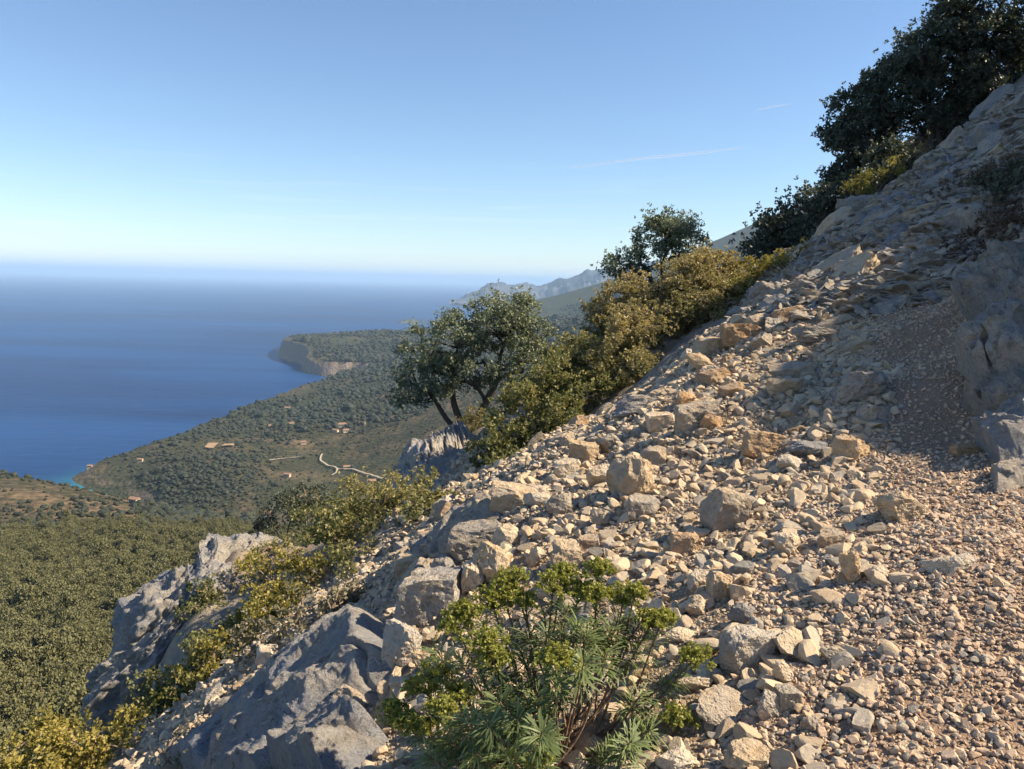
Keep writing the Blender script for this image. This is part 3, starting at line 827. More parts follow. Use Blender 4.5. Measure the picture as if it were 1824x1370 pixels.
# the stones one can point to: pixel x, pixel y of the centre, width, height in pixels, material, shape, tilt, label
W_, O_, P_, G_ = 'rock_warm', 'rock_orange', 'rock_pale', 'rock_grey'
hero = [
    (764, 1060, 122, 90, G_, 'block', -4, 'big blocky grey boulder blotched with dark lichen, left of the flowering spurge'),
    (716, 1152, 76, 98, P_, 'point', 10, 'pale pointed boulder just below the big blocky lichen boulder'),
    (762, 1175, 60, 90, W_, 'slab', 25, 'leaning rock wedged between pale pointed boulder and spurge bush'),
    (876, 1008, 72, 86, W_, 'round', 0, 'rounded upright tan rock behind the blocky lichen boulder'),
    (841, 1030, 42, 64, P_, 'point', 4, 'narrow upright pale rock touching right end of the blocky lichen boulder'),
    (735, 1006, 76, 48, W_, 'block', -12, 'flat topped tan rock perched right above the blocky lichen boulder'),
    (790, 1012, 46, 48, G_, 'round', 0, 'small mottled grey rock between the perched tan rock and narrow upright rock'),
    (850, 960, 112, 62, G_, 'block', -3, 'lichen dark topped block on the bank edge with bright sunlit right side'),
    (905, 955, 56, 46, P_, 'round', 6, 'knobbly pale rock adjoining the lichen dark topped block'),
    (915, 890, 84, 50, W_, 'block', 14, 'tan block with brown underside jutting from bank edge above the gully shrubs'),
    (862, 912, 50, 44, G_, 'block', 0, 'squat grey rock at outer bank edge beneath the jutting tan block'),
    (958, 890, 54, 34, P_, 'slab', 10, 'bright flat rock right behind the jutting tan block'),
    (1000, 898, 54, 44, G_, 'round', 0, 'dark knobbly rock right of the bright flat rock on bank edge'),
    (1122, 852, 84, 94, W_, 'round', 8, 'tall rounded tan boulder, right one of the leaning pair'),
    (1083, 838, 52, 78, P_, 'slab', -14, 'tall leaning slab of rock, left one of the leaning pair'),
    (1086, 790, 40, 36, W_, 'round', 0, 'round tan cobble topping the ridge above the leaning pair'),
    (1040, 812, 58, 50, W_, 'block', 6, 'ridge top rock left of the leaning pair with notched face'),
    (1010, 838, 46, 40, P_, 'block', 0, 'bright cornered rock low on the ridge edge left of leaning pair'),
    (1165, 815, 48, 40, W_, 'block', 5, 'tan cobble right of the tall rounded boulder of the leaning pair'),
    (1130, 722, 92, 40, G_, 'slab', -12, 'long grey ledge stone on ridge edge beside the dark green shrub'),
    (1180, 752, 56, 36, P_, 'block', -8, 'bright warm stone just below the long grey ledge stone'),
    (1240, 745, 78, 56, G_, 'block', -14, 'dark craggy wedge shaped rock in the middle of the bank'),
    (1268, 755, 42, 36, O_, 'round', 0, 'brown rounded stone leaning on the dark craggy wedge'),
    (1290, 911, 74, 82, G_, 'block', 20, 'tilted blue grey lichen speckled rock standing amid the pebbles'),
    (1603, 903, 84, 66, W_, 'round', -6, 'large tan boulder at the edge of the gravel path'),
    (1697, 1010, 96, 44, P_, 'slab', -14, 'pale flat slab lying alone on the path'),
    (1516, 1016, 42, 76, W_, 'slab', 76, 'narrow tan stone standing on end in the pebbles'),
    (1560, 1022, 40, 36, P_, 'round', 0, 'small rounded stone right of the stone standing on end'),
    (1401, 971, 50, 48, P_, 'round', 10, 'pale lumpy stone up the bank from the stone standing on end'),
    (1480, 962, 46, 36, W_, 'block', -8, 'tan wedge stone right of the pale lumpy stone'),
    (1411, 1136, 84, 82, W_, 'plate', 34, 'broad smooth tan slab lying beside the pale angular boulder'),
    (1331, 1157, 100, 80, P_, 'block', 6, 'largest pale angular boulder in the sunny rubble right of the spurge'),
    (1486, 1166, 56, 42, W_, 'slab', 28, 'tan oblong stone right of the broad smooth slab'),
    (1392, 1198, 40, 52, P_, 'slab', 60, 'upright pale stone below the broad smooth slab'),
    (1288, 1258, 108, 64, G_, 'plate', 18, 'grey and white weathered slab right of the spurge with pale tip'),
    (1370, 1256, 56, 66, P_, 'slab', 52, 'pale pitted slab leaning right of the grey and white slab'),
    (1400, 1245, 44, 50, W_, 'block', 10, 'smooth tan block right against the pale pitted slab'),
    (1238, 1216, 78, 36, P_, 'slab', 6, 'oblong pale rock under the low right flower head of the spurge'),
    (1219, 1132, 74, 26, P_, 'slab', 4, 'long low flat stone right of the spurge foliage'),
    (1242, 1080, 44, 40, W_, 'round', 0, 'tan cobble above the long low flat stone'),
    (1322, 1094, 56, 46, G_, 'slab', -30, 'grey tilted stone up the bank from the pale angular boulder'),
    (1245, 1036, 42, 44, P_, 'block', 0, 'squarish pale stone in the pebbles above the spurge'),
    (1284, 1044, 46, 58, W_, 'block', 8, 'two toned tan rock beside the squarish pale stone'),
    (1515, 800, 64, 48, W_, 'round', -8, 'rounded tan boulder on upper bank where the path bends into shade'),
    (1360, 791, 74, 48, O_, 'block', 8, 'rust brown boulder high on the sunlit bank'),
    (1440, 800, 78, 36, G_, 'slab', -6, 'long grey stone between the rust brown and rounded tan boulders'),
    (1406, 826, 48, 32, P_, 'round', 0, 'pale lump below the long grey stone on upper bank'),
    (1535, 690, 92, 64, G_, 'point', -20, 'dark craggy rock on upper bank at the border of the shade'),
    (1560, 738, 56, 36, G_, 'block', 0, 'squat dark rock below the craggy rock by the shaded path'),
    (1718, 804, 50, 28, O_, 'block', -6, 'lone brown stone on the shaded path near the right hand slabs'),
    (1457, 598, 92, 36, G_, 'slab', 6, 'long flat grey slab across the top of the sunlit bank'),
    (1486, 576, 70, 24, W_, 'slab', -20, 'thin tan slab resting behind the long flat grey slab'),
    (1316, 596, 62, 42, O_, 'block', -10, 'warm brown boulder on the ridge edge above the golden shrubs'),
    (1268, 618, 60, 36, W_, 'block', 6, 'tan ridge edge rock left of the warm brown boulder'),
    (1406, 562, 54, 32, O_, 'block', -12, 'reddish pointed stone at the head of the sunlit bank'),
    (1378, 580, 34, 30, P_, 'point', 20, 'small pale peaked stone left of the reddish pointed stone'),
    (1250, 645, 60, 34, W_, 'slab', 10, 'tan slab on the ridge just below the tan ridge edge rock'),
    (1304, 697, 46, 30, O_, 'round', -14, 'orange brown cobble in mid bank below the ridge'),
    (1400, 690, 60, 34, W_, 'block', 0, 'broad tan stone in mid bank left of the dark craggy rock'),
    (1010, 992, 54, 58, W_, 'block', -8, 'stout tan boulder above the highest flower heads of the spurge'),
    (955, 995, 42, 40, P_, 'slab', -40, 'bright split stone left of the stout tan boulder'),
    (1050, 970, 38, 32, O_, 'block', 0, 'small ochre block right of the stout tan boulder'),
    (1145, 905, 58, 42, G_, 'block', 12, 'grey brown pointed rock below the leaning pair'),
    (1072, 925, 38, 34, W_, 'round', 0, 'round tan cobble left of the grey brown pointed rock'),
    (1214, 970, 50, 44, O_, 'block', -4, 'rusty broken block in the shadowed hollow of the bank'),
    (1622, 1337, 44, 26, P_, 'block', -6, 'pale pointed stone on gravel at bottom of the frame'),
    (1790, 1045, 54, 24, P_, 'slab', 30, 'thin pale sliver of stone at right edge of the path'),
    (1335, 1352, 90, 50, W_, 'block', 4, 'big half seen tan block at bottom of the frame'),
    (1205, 1358, 84, 46, P_, 'round', 0, 'big half seen pale block at bottom right of the spurge'),
    (1448, 1290, 46, 34, W_, 'slab', 20, 'tan oblong stone above the half seen tan block'),
    (622, 1262, 92, 88, G_, 'round', 0, 'lumpy grey rock on the lower slab left of the spurge'),
    (540, 1138, 40, 34, P_, 'round', 0, 'pale round stone topping the lower slab among scrub'),
    (478, 1166, 42, 32, P_, 'block', 0, 'pale stone by the dark shrub on the lower slab'),
    (446, 1186, 34, 26, W_, 'round', 0, 'tan stone at foot of the pale stone by dark shrub'),
    (712, 1268, 44, 40, P_, 'round', 10, 'sunlit boulder tucked left of the lowest spurge stems'),
    (668, 1310, 26, 50, P_, 'slab', 70, 'narrow pale stone standing in the bottom left rubble'),
]
shape_kw = {'block': dict(cuts=9, blocky=0.62, rough=0.09), 'round': dict(cuts=16, dmin=0.62, dmax=0.92, rough=0.12), 'point': dict(cuts=10, dmin=0.38, dmax=0.9, rough=0.14),
            'slab': dict(cuts=15, dmin=0.42, dmax=0.9, rough=0.13), 'plate': dict(cuts=10, dmin=0.55, dmax=0.85, rough=0.08)}
HERO_XY = []
for k, (px, py, w, h, mat, shp, tilt, label) in enumerate(hero):
    p = hit(px, py + h * 0.36)
    depth = p[1]
    wm, hm = w * depth / FOC, h * depth / FOC
    V, F = rock_geo(1000 + k * 7, 4 if w * h > 2600 else 3, **shape_kw[shp])
    dm = {'slab': 0.6, 'plate': 0.45, 'block': 0.85, 'round': 0.9, 'point': 0.8}[shp] * (wm + hm) / 2
    Vm = V * np.array([wm, dm, hm]) * 1.06
    if shp in ('slab', 'plate'):
        # the figure's long axis follows the tilt in the picture plane
        a = math.radians(-tilt); L = max(wm, hm); T = min(wm, hm)
        if shp == 'slab':
            Vm = V * np.array([L * 1.02, dm, T * 0.95])
            if abs(tilt) > 45: a = math.radians(-tilt)
        else:
            Vm = V * np.array([L * 1.15, L * 0.80, T * 0.42])
            a = math.radians(-tilt)
    else:
        a = math.radians(-tilt) * 0.6
    c, s = math.cos(a), math.sin(a)
    Vm = Vm @ np.array([[c, 0, -s], [0, 1, 0], [s, 0, c]]).T
    if shp == 'plate':
        b = math.radians(38)
        Vm = Vm @ np.array([[1, 0, 0], [0, math.cos(b), -math.sin(b)], [0, math.sin(b), math.cos(b)]]).T
    o = link('boulder', mesh_np('boulder', Vm, F, False, [M[mat]]))
    ctr = at(px, py, depth + 0.20 * dm)
    gz = G(ctr[:1], ctr[1:2])[0]
    zlow = Vm[:, 2].min()
    ctr[2] = min(ctr[2], gz - zlow - 0.12 * hm)
    o.location = ctr
    HERO_XY.append((ctr[0], ctr[1], max(wm, dm) * 0.5))
    tag(o, label, 'rock', 'boulders on the hillside')
HERO_XY = np.array(HERO_XY)

def tri_hull(seed, flat=0.7):
    V, F = rock_geo(seed, 2, cuts=9, dmin=0.28, dmax=0.8, rough=0.05)
    return V * np.array([1, 0.8, flat]), F
pebbles = [mesh_np('rubble', *tri_hull(300 + k, 0.5 + 0.05 * k), False, [M['pebble']]) for k in range(8)]
fines = [mesh_np('grit', *tri_hull(350 + k, 0.55 + 0.05 * k), False, [M['fine']]) for k in range(6)]
gravels = [mesh_np('gravel', *tri_hull(400 + k, 0.65 + 0.05 * k), False, [M['gravel']]) for k in range(7)]

def pix_region(n, poly):
    """random points on the hillside that fall into a picture region, uniform over the ground"""
    poly = np.array(poly, float)
    out = []
    def inpoly(q):
        ins = np.zeros(len(q), bool); j = len(poly) - 1
        for i in range(len(poly)):
            a, b = poly[j], poly[i]
            c = (a[1] > q[:, 1]) != (b[1] > q[:, 1])
            ins ^= c & (q[:, 0] < (b[0] - a[0]) * (q[:, 1] - a[1]) / (b[1] - a[1] + 1e-9) + a[0]); j = i
        return ins
    return inpoly

bank = pix_region(0, [(420, 2300), (640, 1420), (690, 1230), (690, 1060), (730, 940), (800, 850), (950, 760), (1080, 670), (1260, 560), (1350, 505), (1560, 545), (1560, 640), (1590, 760), (1560, 860), (1600, 960), (1540, 1080), (1560, 1200), (1500, 1420), (1420, 2300)])
steps = pix_region(0, [(1330, 575), (1400, 480), (1500, 390), (1600, 305), (1700, 240), (1740, 190), (1824, 180), (1824, 260), (1700, 380), (1700, 440), (1720, 520), (1560, 545), (1440, 560)])
left_bank = pix_region(0, [(560, 1420), (700, 1200), (800, 960), (700, 980), (540, 1060), (380, 1160), (250, 1330), (230, 1420)])
gully = pix_region(0, [(680, 870), (720, 835), (800, 795), (860, 800), (880, 850), (800, 900), (700, 930)])

def ground_points(n, x0, x1, y0, y1, dens=None):
    x, y = rng.uniform(x0, x1, n), rng.uniform(y0, y1, n)
    z = G(x, y)
    P = np.stack([x, y, z], -1)
    return P, pix(P)

LANDMARKS = [(764, 1060, 'the big blocky lichen boulder'), (716, 1152, 'the pale pointed boulder'), (876, 1008, 'the rounded upright rock'), (850, 960, 'the lichen dark topped block'), (915, 890, 'the jutting tan block'),
    (1105, 845, 'the leaning pair of boulders'), (1130, 722, 'the long grey ledge stone'), (1240, 745, 'the dark craggy wedge'), (1290, 911, 'the tilted blue grey rock'), (1603, 903, 'the large tan path boulder'),
    (1516, 1016, 'the stone standing on end'), (1401, 971, 'the pale lumpy stone'), (1411, 1136, 'the broad smooth slab'), (1331, 1157, 'the largest pale angular boulder'), (1288, 1258, 'the grey and white slab'),
    (1322, 1094, 'the grey tilted stone'), (1245, 1036, 'the squarish pale stone'), (1515, 800, 'the rounded boulder at the bend'), (1360, 791, 'the rust brown boulder'), (1535, 690, 'the dark craggy rock by the shade'),
    (1457, 598, 'the long flat grey slab'), (1316, 596, 'the warm brown ridge boulder'), (1010, 992, 'the stout tan boulder'), (1214, 970, 'the rusty broken block'), (1335, 1352, 'the half seen tan block'),
    (622, 1262, 'the lumpy grey rock'), (1304, 697, 'the orange brown cobble'), (1219, 1132, 'the long low flat stone'), (1560, 400, 'the stepped bedrock'), (1690, 310, 'the craggy bedrock band'), (1760, 500, 'the tall fluted slab'),
    (1740, 370, 'the dry brown bush'), (1385, 535, 'the pale ridge rocks'), (1540, 345, 'the ridge rocks over the oaks'), (1800, 220, 'the top ledge'), (540, 1138, 'the pale round slab top stone'), (530, 1220, 'the low scrub tuft')]
TONE = {'rock_warm': 'tan', 'rock_orange': 'ochre', 'rock_pale': 'pale', 'rock_grey': 'grey'}
_seen = {}
def stone_label(p, s, mat):
    q = pix(p)[0]
    w = s * FOC / q[2]
    size = 'small' if w < 28 else 'middling' if w < 42 else 'sizeable'
    k = min(LANDMARKS, key=lambda l: (l[0] - q[0]) ** 2 + (l[1] - q[1]) ** 2)
    a = math.degrees(math.atan2(k[1] - q[1], q[0] - k[0])) % 360
    way = ['right of', 'up and right of', 'above', 'up and left of', 'left of', 'down and left of', 'below', 'down and right of'][int((a + 22.5) // 45) % 8]
    t = '%s %s stone %s %s' % (size, TONE[mat], way, k[2])
    _seen.setdefault(t, []).append((math.hypot(k[0] - q[0], k[1] - q[1])))
    return t

# stones of the bank that can be told apart: 'rubble_stone' things
NAMED = {}
def stones(n, inside, box, size, mats, label, group, flat=1.0, seed=0, sep=0.75):
    P, Q = ground_points(9000, *box)
    ok = inside(Q) & (P[:, 1] > 0)
    P = P[ok]
    protos = []
    for k in range(10):
        V, F = rock_geo(700 + seed * 31 + k, 3, cuts=11, dmin=0.5, dmax=0.88, rough=0.11, blocky=0.62 if k % 2 else 0)
        protos.append([mesh_np('rubble_stone', V, F, False, [M[m]]) for m in mats])
    placed = [(x, y, r) for x, y, r in HERO_XY]
    got = 0
    named = NAMED
    for p in P:
        if got >= n: break
        s = size * (p[1] / 5.0) ** 0.75 * math.exp(rng.normal(0, 0.36))
        if any((p[0] - q[0]) ** 2 + (p[1] - q[1]) ** 2 < (sep * (q[2] + s / 2)) ** 2 for q in placed):
            continue
        placed.append((p[0], p[1], s / 2))
        sc = np.array([s * rng.uniform(0.9, 1.35), s * rng.uniform(0.65, 0.95), s * rng.uniform(0.45, 0.8) * flat])
        gx, gy = slope_rot(p[0], p[1])
        nrm = Vector((-gx, -gy, 1)).normalized()
        q = nrm.to_track_quat('Z', 'Y').to_matrix() @ Matrix.Rotation(rng.uniform(-0.9, 0.9) if flat < 1 else rng.uniform(0, 6.3), 3, 'Z') @ Matrix.Rotation(rng.normal(0, 0.22), 3, 'X')
        mi = int(rng.integers(0, len(mats)))
        o = link('rubble_stone', protos[got % 10][mi], None, (p[0], p[1], p[2] + sc[2] * 0.16), q.to_euler(), sc)
        tag(o, stone_label(p, sc[0], mats[mi]), 'rock', group)
        o['dist'] = _seen[o['label']][-1]
        named.setdefault(o['label'], []).append(o)
        got += 1
    return placed
st1 = stones(125, bank, (-2.5, 6.0, 2.3, 13), 0.14, [W_, W_, P_, W_, G_, O_], 'loose fist to head sized limestone stone in the sunlit rubble bank', 'loose stones of the sunlit rubble bank', seed=1)
st2 = stones(84, steps, (3.5, 16, 9.5, 24), 0.24, [G_, W_, G_], 'flat grey limestone step stone of the shaded rocky climb', 'flat stones of the shaded climb', flat=0.6, seed=2, sep=0.6)
st3 = stones(26, left_bank, (-5, -0.5, 3.0, 9), 0.13, [P_, W_, G_], 'loose pale stone on the slabs below the bank edge', 'loose stones on the lower slabs', seed=3)

for t, os_ in NAMED.items():
    os_.sort(key=lambda o: o['dist'])
    for o, w in zip(os_, ['nearest', 'second nearest', 'third nearest', 'fourth nearest', 'fifth nearest', 'sixth nearest']):
        if len(os_) > 1:
            o['label'] = w + ' ' + t
    for o in os_:
        del o['dist']

def sprinkle(name, n, inside, box, smin, smax, power, protos, label, category, keep=None, flat=1.0, sink=0.25, lift=lambda P: 0.0, grow=True):
    P, Q = ground_points(n, *box)
    ok = (Q[:, 2] > 0.5)
    if inside is not None:
        J = Q.copy()
        J[:, :2] += rng.normal(0, 1, (len(Q), 2)) * np.array([26, 14]) + 26 * vnoise(P * 1.7, 8)[:, None]
        ok &= inside(J)
    if keep is not None:
        ok &= keep(P)
    P = P[ok]
    m = len(P)
    u = rng.random(m)
    s = smin * (smax / smin) ** (u ** power)
    if grow:
        s = s * np.clip(np.hypot(P[:, 0], P[:, 1]) / 5.5, 0.9, 1.5)
    S = np.stack([s * rng.uniform(0.85, 1.3, m), s, s * rng.uniform(0.7, 1.1, m) * flat], -1)
    P[:, 2] += S[:, 2] * (0.5 - sink) * 0.6 + lift(P)
    Rt = np.stack([rng.normal(0, 0.35, m), rng.normal(0, 0.35, m), rng.uniform(0, 6.28, m)], -1)
    return scatter(name, P, Rt, S, protos, label, category)

frame = pix_region(0, [(-400, 3200), (-60, 700), (500, 700), (1000, 500), (1800, 100), (3200, 100), (3600, 3200)])
sprinkle('rubble', 95000, bank, (-2.6, 6.2, 1.0, 13.5), 0.014, 0.14, 3.7, pebbles, 'small angular limestone rubble covering the bank', 'rubble', grow=False)
sprinkle('fine_rubble', 76000, frame, (-3.0, 5.5, 0.8, 9.5), 0.012, 0.035, 1.3, fines, 'fine broken limestone chips between the larger stones', 'rubble',
         keep=lambda P: path_dist(P[:, 0], P[:, 1]) > 0.38)
sprinkle('path_gravel', 260000, frame, (-0.6, 7.0, 0.5, 12.0), 0.011, 0.044, 1.9, gravels, 'reddish brown gravel trodden into the path', 'gravel',
         keep=lambda P: (path_dist(P[:, 0], P[:, 1]) < 0.85 + 0.25 * vnoise(P * 1.5, 5)) & (rng.random(len(P)) < 1 - 0.74 * np.clip((P[:, 1] - 3.6) / 1.6, 0, 1) * np.clip(1.6 - path_dist(P[:, 0], P[:, 1]) / 0.4, 0, 1)), grow=False, lift=lambda P: 0.024 * np.clip(1.6 - path_dist(P[:, 0], P[:, 1]) / 0.28, 0, 1))
sprinkle('climb_rubble', 76000, steps, (3.5, 16, 9.5, 24), 0.06, 0.26, 1.7, [mesh_np('rubble', *tri_hull(500 + k, 0.5), False, [M['rock_grey']]) for k in range(6)],
         'flat stony rubble of the shaded climb', 'rubble', flat=0.6)
sprinkle('slab_rubble', 26000, left_bank, (-6, 0, 3.0, 11), 0.015, 0.09, 2.2, pebbles, 'limestone chips strewn over the lower slabs', 'rubble')
sprinkle('gully_rubble', 9000, gully, (-6, 1, 10, 25), 0.04, 0.16, 1.8, pebbles, 'pale scree in the gully under the lone oak', 'scree')
sprinkle('hillside_rubble', 34000, frame, (1.2, 13, 0.6, 15), 0.02, 0.16, 2.2, [mesh_np('rubble', *tri_hull(540 + k, 0.6), False, [M['rock_grey']]) for k in range(6)],
         'loose stones on the steep slope right of the path', 'rubble', keep=lambda P: (path_dist(P[:, 0], P[:, 1]) > 0.62) & (P[:, 0] > 0.55 * P[:, 1] + 0.3))

# ------------------------------------------------------------------ limestone outcrops
def outcrop(name, label, corners, Y, thick, seed, mat='slab', sub=5, strata=(0.9, 0.0, 0.45), amp=0.10, lean=0.0, cuts=14, group='bare limestone outcrops', sink=0.25):
    """a rock mass whose outline spans the given pixel box (x0, y0, x1, y1) at Y metres; strata is the bedding's long direction"""
    x0, y0, x1, y1 = corners
    c = at((x0 + x1) / 2, (y0 + y1) / 2, Y)
    wm, hm = (x1 - x0) * Y / FOC, (y1 - y0) * Y / FOC
    V, F = rock_geo(seed, sub, cuts=cuts, dmin=0.55, dmax=0.9, rough=0.05)
    V = V * np.array([wm, thick, hm]) * 1.04
    if lean:
        a = math.radians(-lean); cs, sn = math.cos(a), math.sin(a)
        V = V @ np.array([[cs, 0, -sn], [0, 1, 0], [sn, 0, cs]]).T
    # bedding grooves: noise drawn out along the strata direction
    s = np.array(strata, float); s /= np.linalg.norm(s)
    a1 = np.cross(s, [0, 1, 0]); a1 /= np.linalg.norm(a1)
    a2 = np.cross(s, a1)
    Wc = V + c
    L = np.stack([Wc @ s * 0.55, Wc @ a1 * 3.2, Wc @ a2 * 1.6], -1)
    g = fbm(L, seed, 5, 0.55, ridge=True)
    g2 = fbm(Wc * 2.6, seed + 3, 4)
    n = V / (np.linalg.norm(V / np.array([wm, thick, hm]), axis=1)[:, None] + 1e-9)
    n = V / np.array([wm, thick, hm]) ** 2
    n /= np.linalg.norm(n, axis=1)[:, None] + 1e-9
    g3 = fbm(Wc * 9.0, seed + 5, 3)
    crack = np.clip(1 - np.abs(vnoise(L * np.array([0.8, 0.8, 1.3]) + 11, seed + 7)) / 0.11, 0, 1)
    V = V + n * (amp * g + amp * 0.7 * g2 + amp * 0.2 * g3 - amp * 0.9 * crack)[:, None]
    o = link(name, mesh_np(name, V, F, True, [M[mat]]))
    o.location = c
    tag(o, label, 'rock outcrop', group)
    return o

UP = (0.85, 0.15, 0.5)
# right of the path, shaded
outcrop('rock_outcrop', 'narrow slanting slab between the dry brown bushes', (1690, 375, 1800, 440), 11.8, 1.0, 16, strata=UP, amp=0.06, lean=30, sub=5)
outcrop('rock_outcrop', 'ragged ledge at the top of the climb catching sun', (1735, 205, 1900, 262), 22.4, 2.2, 17, strata=(1, 0, 0.12), amp=0.12, lean=8)
outcrop('rock_outcrop', 'long slanting slab above the dry bushes', (1720, 262, 1960, 350), 17.2, 1.6, 19, strata=(0.9, 0.1, 0.45), amp=0.10, lean=24)
outcrop('rock_outcrop', 'grey ridge rocks edging the climb over the oaks', (1490, 345, 1600, 420), 17.8, 1.2, 20, strata=(0.8, 0, 0.5), amp=0.10, lean=34)
outcrop('rock_outcrop', 'pale ridge rocks where the climb meets the golden shrubs', (1330, 500, 1435, 592), 13.6, 1.3, 21, strata=(0.8, 0, 0.5), amp=0.12, lean=36)
# left, below the bank
def draped(label, corners, lift, seed, amp=0.10, nu=150, nv=90, edge=0.22, mat='slab', strata=None, smooth=True):
    """bedrock breaking through the ground: a rugged sheet over four ground points (a, b, c, d going round)"""
    a, b, c, d = [hit(*p)[:2] for p in corners]
    u, v = np.meshgrid(np.linspace(0, 1, nu), np.linspace(0, 1, nv))
    XY = a * ((1 - u) * (1 - v))[..., None] + b * (u * (1 - v))[..., None] + c * (u * v)[..., None] + d * ((1 - u) * v)[..., None]
    x, y = XY[..., 0].ravel(), XY[..., 1].ravel()
    dirn = (b - a) / np.linalg.norm(b - a) if strata is None else np.array(strata) / np.linalg.norm(strata)
    al, ac = x * dirn[0] + y * dirn[1], -x * dirn[1] + y * dirn[0]
    e = np.minimum(np.minimum(u, 1 - u) * 1.6, np.minimum(v, 1 - v)).ravel() / edge
    e = e + 0.5 * fbm2(x, y, 1.1, seed + 9, 3)
    m = np.clip(e, 0, 1); m = m * m * (3 - 2 * m)
    z0 = _rbf(x, y) if smooth else G(x, y)
    B = np.stack([x, y, z0], -1).reshape(nv, nu, 3)
    N = np.cross(np.gradient(B, axis=1), np.gradient(B, axis=0)); N /= np.linalg.norm(N, axis=2)[..., None] + 1e-9
    N = N * np.sign(N[..., 2:3] + 1e-9)
    for _ in range(6):
        N[1:-1, 1:-1] = (N[:-2, 1:-1] + N[2:, 1:-1] + N[1:-1, :-2] + N[1:-1, 2:] + N[1:-1, 1:-1]) / 5
    N = (N / np.linalg.norm(N, axis=2)[..., None]).reshape(-1, 3)
    # bedding dips across the face: long features along the strata, fine ones across it and down the slope
    L = np.stack([al * 0.8 + z0 * 0.4, ac * 2.2 + z0 * 1.3, z0 * 2.2 - ac * 0.6 + seed * 1.7], -1)
    P3 = np.stack([x, y, z0], -1)
    g = fbm(L, seed, 5, 0.55, ridge=True)
    crack = np.clip(1 - np.abs(vnoise(L * np.array([0.9, 1.1, 0.8]) + 31, seed + 4)) / 0.09, 0, 1)
    h = -0.10 + m * (0.10 + lift * (0.85 + 0.25 * fbm(P3 * 0.8, seed + 2, 3))) + m * amp * (1.1 * g + 0.75 * fbm(P3 * 5.0, seed + 6, 5, 0.6)) - m * crack * amp * 0.9
    V = B.reshape(-1, 3) + N * h[:, None]
    o0 = V.mean(0)
    o = link('rock_outcrop', mesh_np('rock_outcrop', V - o0, grid_faces(nu, nv), True, [M[mat]]))
    o.location = o0
    tag(o, label, 'rock outcrop', 'bare limestone outcrops')
    return o
draped('tall fluted grey slab overhanging the foot of the stony climb', [(1708, 560), (1860, 415), (1900, 555), (1740, 585)], 0.42, 11, 0.17, 150, 110, smooth=False)
draped('bulging fluted slab beside the shaded bend of the path', [(1694, 665), (1860, 545), (1900, 680), (1740, 705)], 0.36, 12, 0.15, 150, 110, smooth=False)
draped('low wedge of grey rock pointing onto the shaded path', [(1698, 722), (1860, 668), (1890, 735), (1750, 750)], 0.24, 13, 0.11, 140, 80, smooth=False)
draped('rounded grey slab under the low wedge beside the path', [(1735, 800), (1860, 710), (1900, 800), (1780, 850)], 0.22, 14, 0.10, 140, 80, smooth=False)
draped('broken grey ledge at the right edge where sunlight starts', [(1745, 850), (1860, 780), (1890, 860), (1765, 895)], 0.12, 15, 0.08, 140, 70, smooth=False)
draped('broad slanting limestone slab along the bottom left of the bank', [(235, 1400), (700, 1048), (735, 1215), (500, 1420)], 0.27, 31, 0.075, 260, 130, 0.2)
draped('dark furrowed rock below the lumpy grey rock at the bottom', [(470, 1420), (640, 1275), (705, 1320), (600, 1430)], 0.22, 32, 0.09, 120, 80)
outcrop('rock_outcrop', 'flat sunlit crown of rock behind the cliff nose', (350, 985, 600, 1066), 13.0, 2.8, 34, strata=(0.9, 0.2, 0.35), amp=0.2, lean=20, sub=6)
draped('smooth blue grey cliff slab beneath the lone spreading oak', [(692, 882), (800, 775), (870, 790), (760, 885)], 0.45, 35, 0.22, 120, 80)
draped('grey ledge under the bank edge between gully shrubs and boulders', [(720, 1000), (880, 890), (905, 925), (780, 1020)], 0.16, 36, 0.10, 120, 60)
draped('grey rocks breaking through beside the small ochre bush', [(850, 800), (905, 735), (950, 745), (905, 815)], 0.3, 37, 0.2, 80, 60)
draped('craggy bedrock band crossing the climb under the top ledge', [(1600, 345), (1700, 270), (1800, 275), (1690, 360)], 0.06, 38, 0.11, 140, 80, strata=(1, 0.1), smooth=False)
draped('stepped bedrock halfway up the shaded climb', [(1480, 440), (1570, 350), (1690, 390), (1640, 470)], 0.05, 39, 0.10, 140, 80, strata=(1, 0.15), smooth=False)
outcrop('rock_outcrop', 'big pale cliff nose hanging over the pine valley', (212, 990, 455, 1345), 12.4, 3.0, 33, strata=(0.62, 0.2, 0.72), amp=0.36, lean=20, sub=6, cuts=24)

# ------------------------------------------------------------------ leaves
def leaf_quads(P, A, k, L, Wd, spread, tint, r, jitter=0.3):
    """k leaves round each shoot at P with axis A; returns vertices, quads and a tint per leaf"""
    n = len(P)
    P = np.repeat(P, k, 0); A = np.repeat(A, k, 0); tint = np.repeat(tint, k)
    rad = r.normal(size=(n * k, 3))
    rad -= (rad * A).sum(1)[:, None] * A
    rad /= np.linalg.norm(rad, axis=1)[:, None] + 1e-9
    d = A * (1 - spread) + rad * spread + r.normal(scale=jitter, size=(n * k, 3)) * 0.5
    d /= np.linalg.norm(d, axis=1)[:, None] + 1e-9
    s = np.cross(d, r.normal(size=(n * k, 3)))
    s /= np.linalg.norm(s, axis=1)[:, None] + 1e-9
    l = L * r.uniform(0.7, 1.3, n * k)[:, None]
    w = Wd * r.uniform(0.7, 1.3, n * k)[:, None]
    base = P + A * (r.random(n * k)[:, None] * L * 1.1)
    V = np.stack([base, base + d * l * 0.5 + s * w * 0.5, base + d * l, base + d * l * 0.5 - s * w * 0.5], 1)
    F = np.arange(n * k * 4).reshape(-1, 4)
    t = np.clip(tint + r.normal(0, 0.12, n * k), 0, 1)
    return V.reshape(-1, 3), F, t

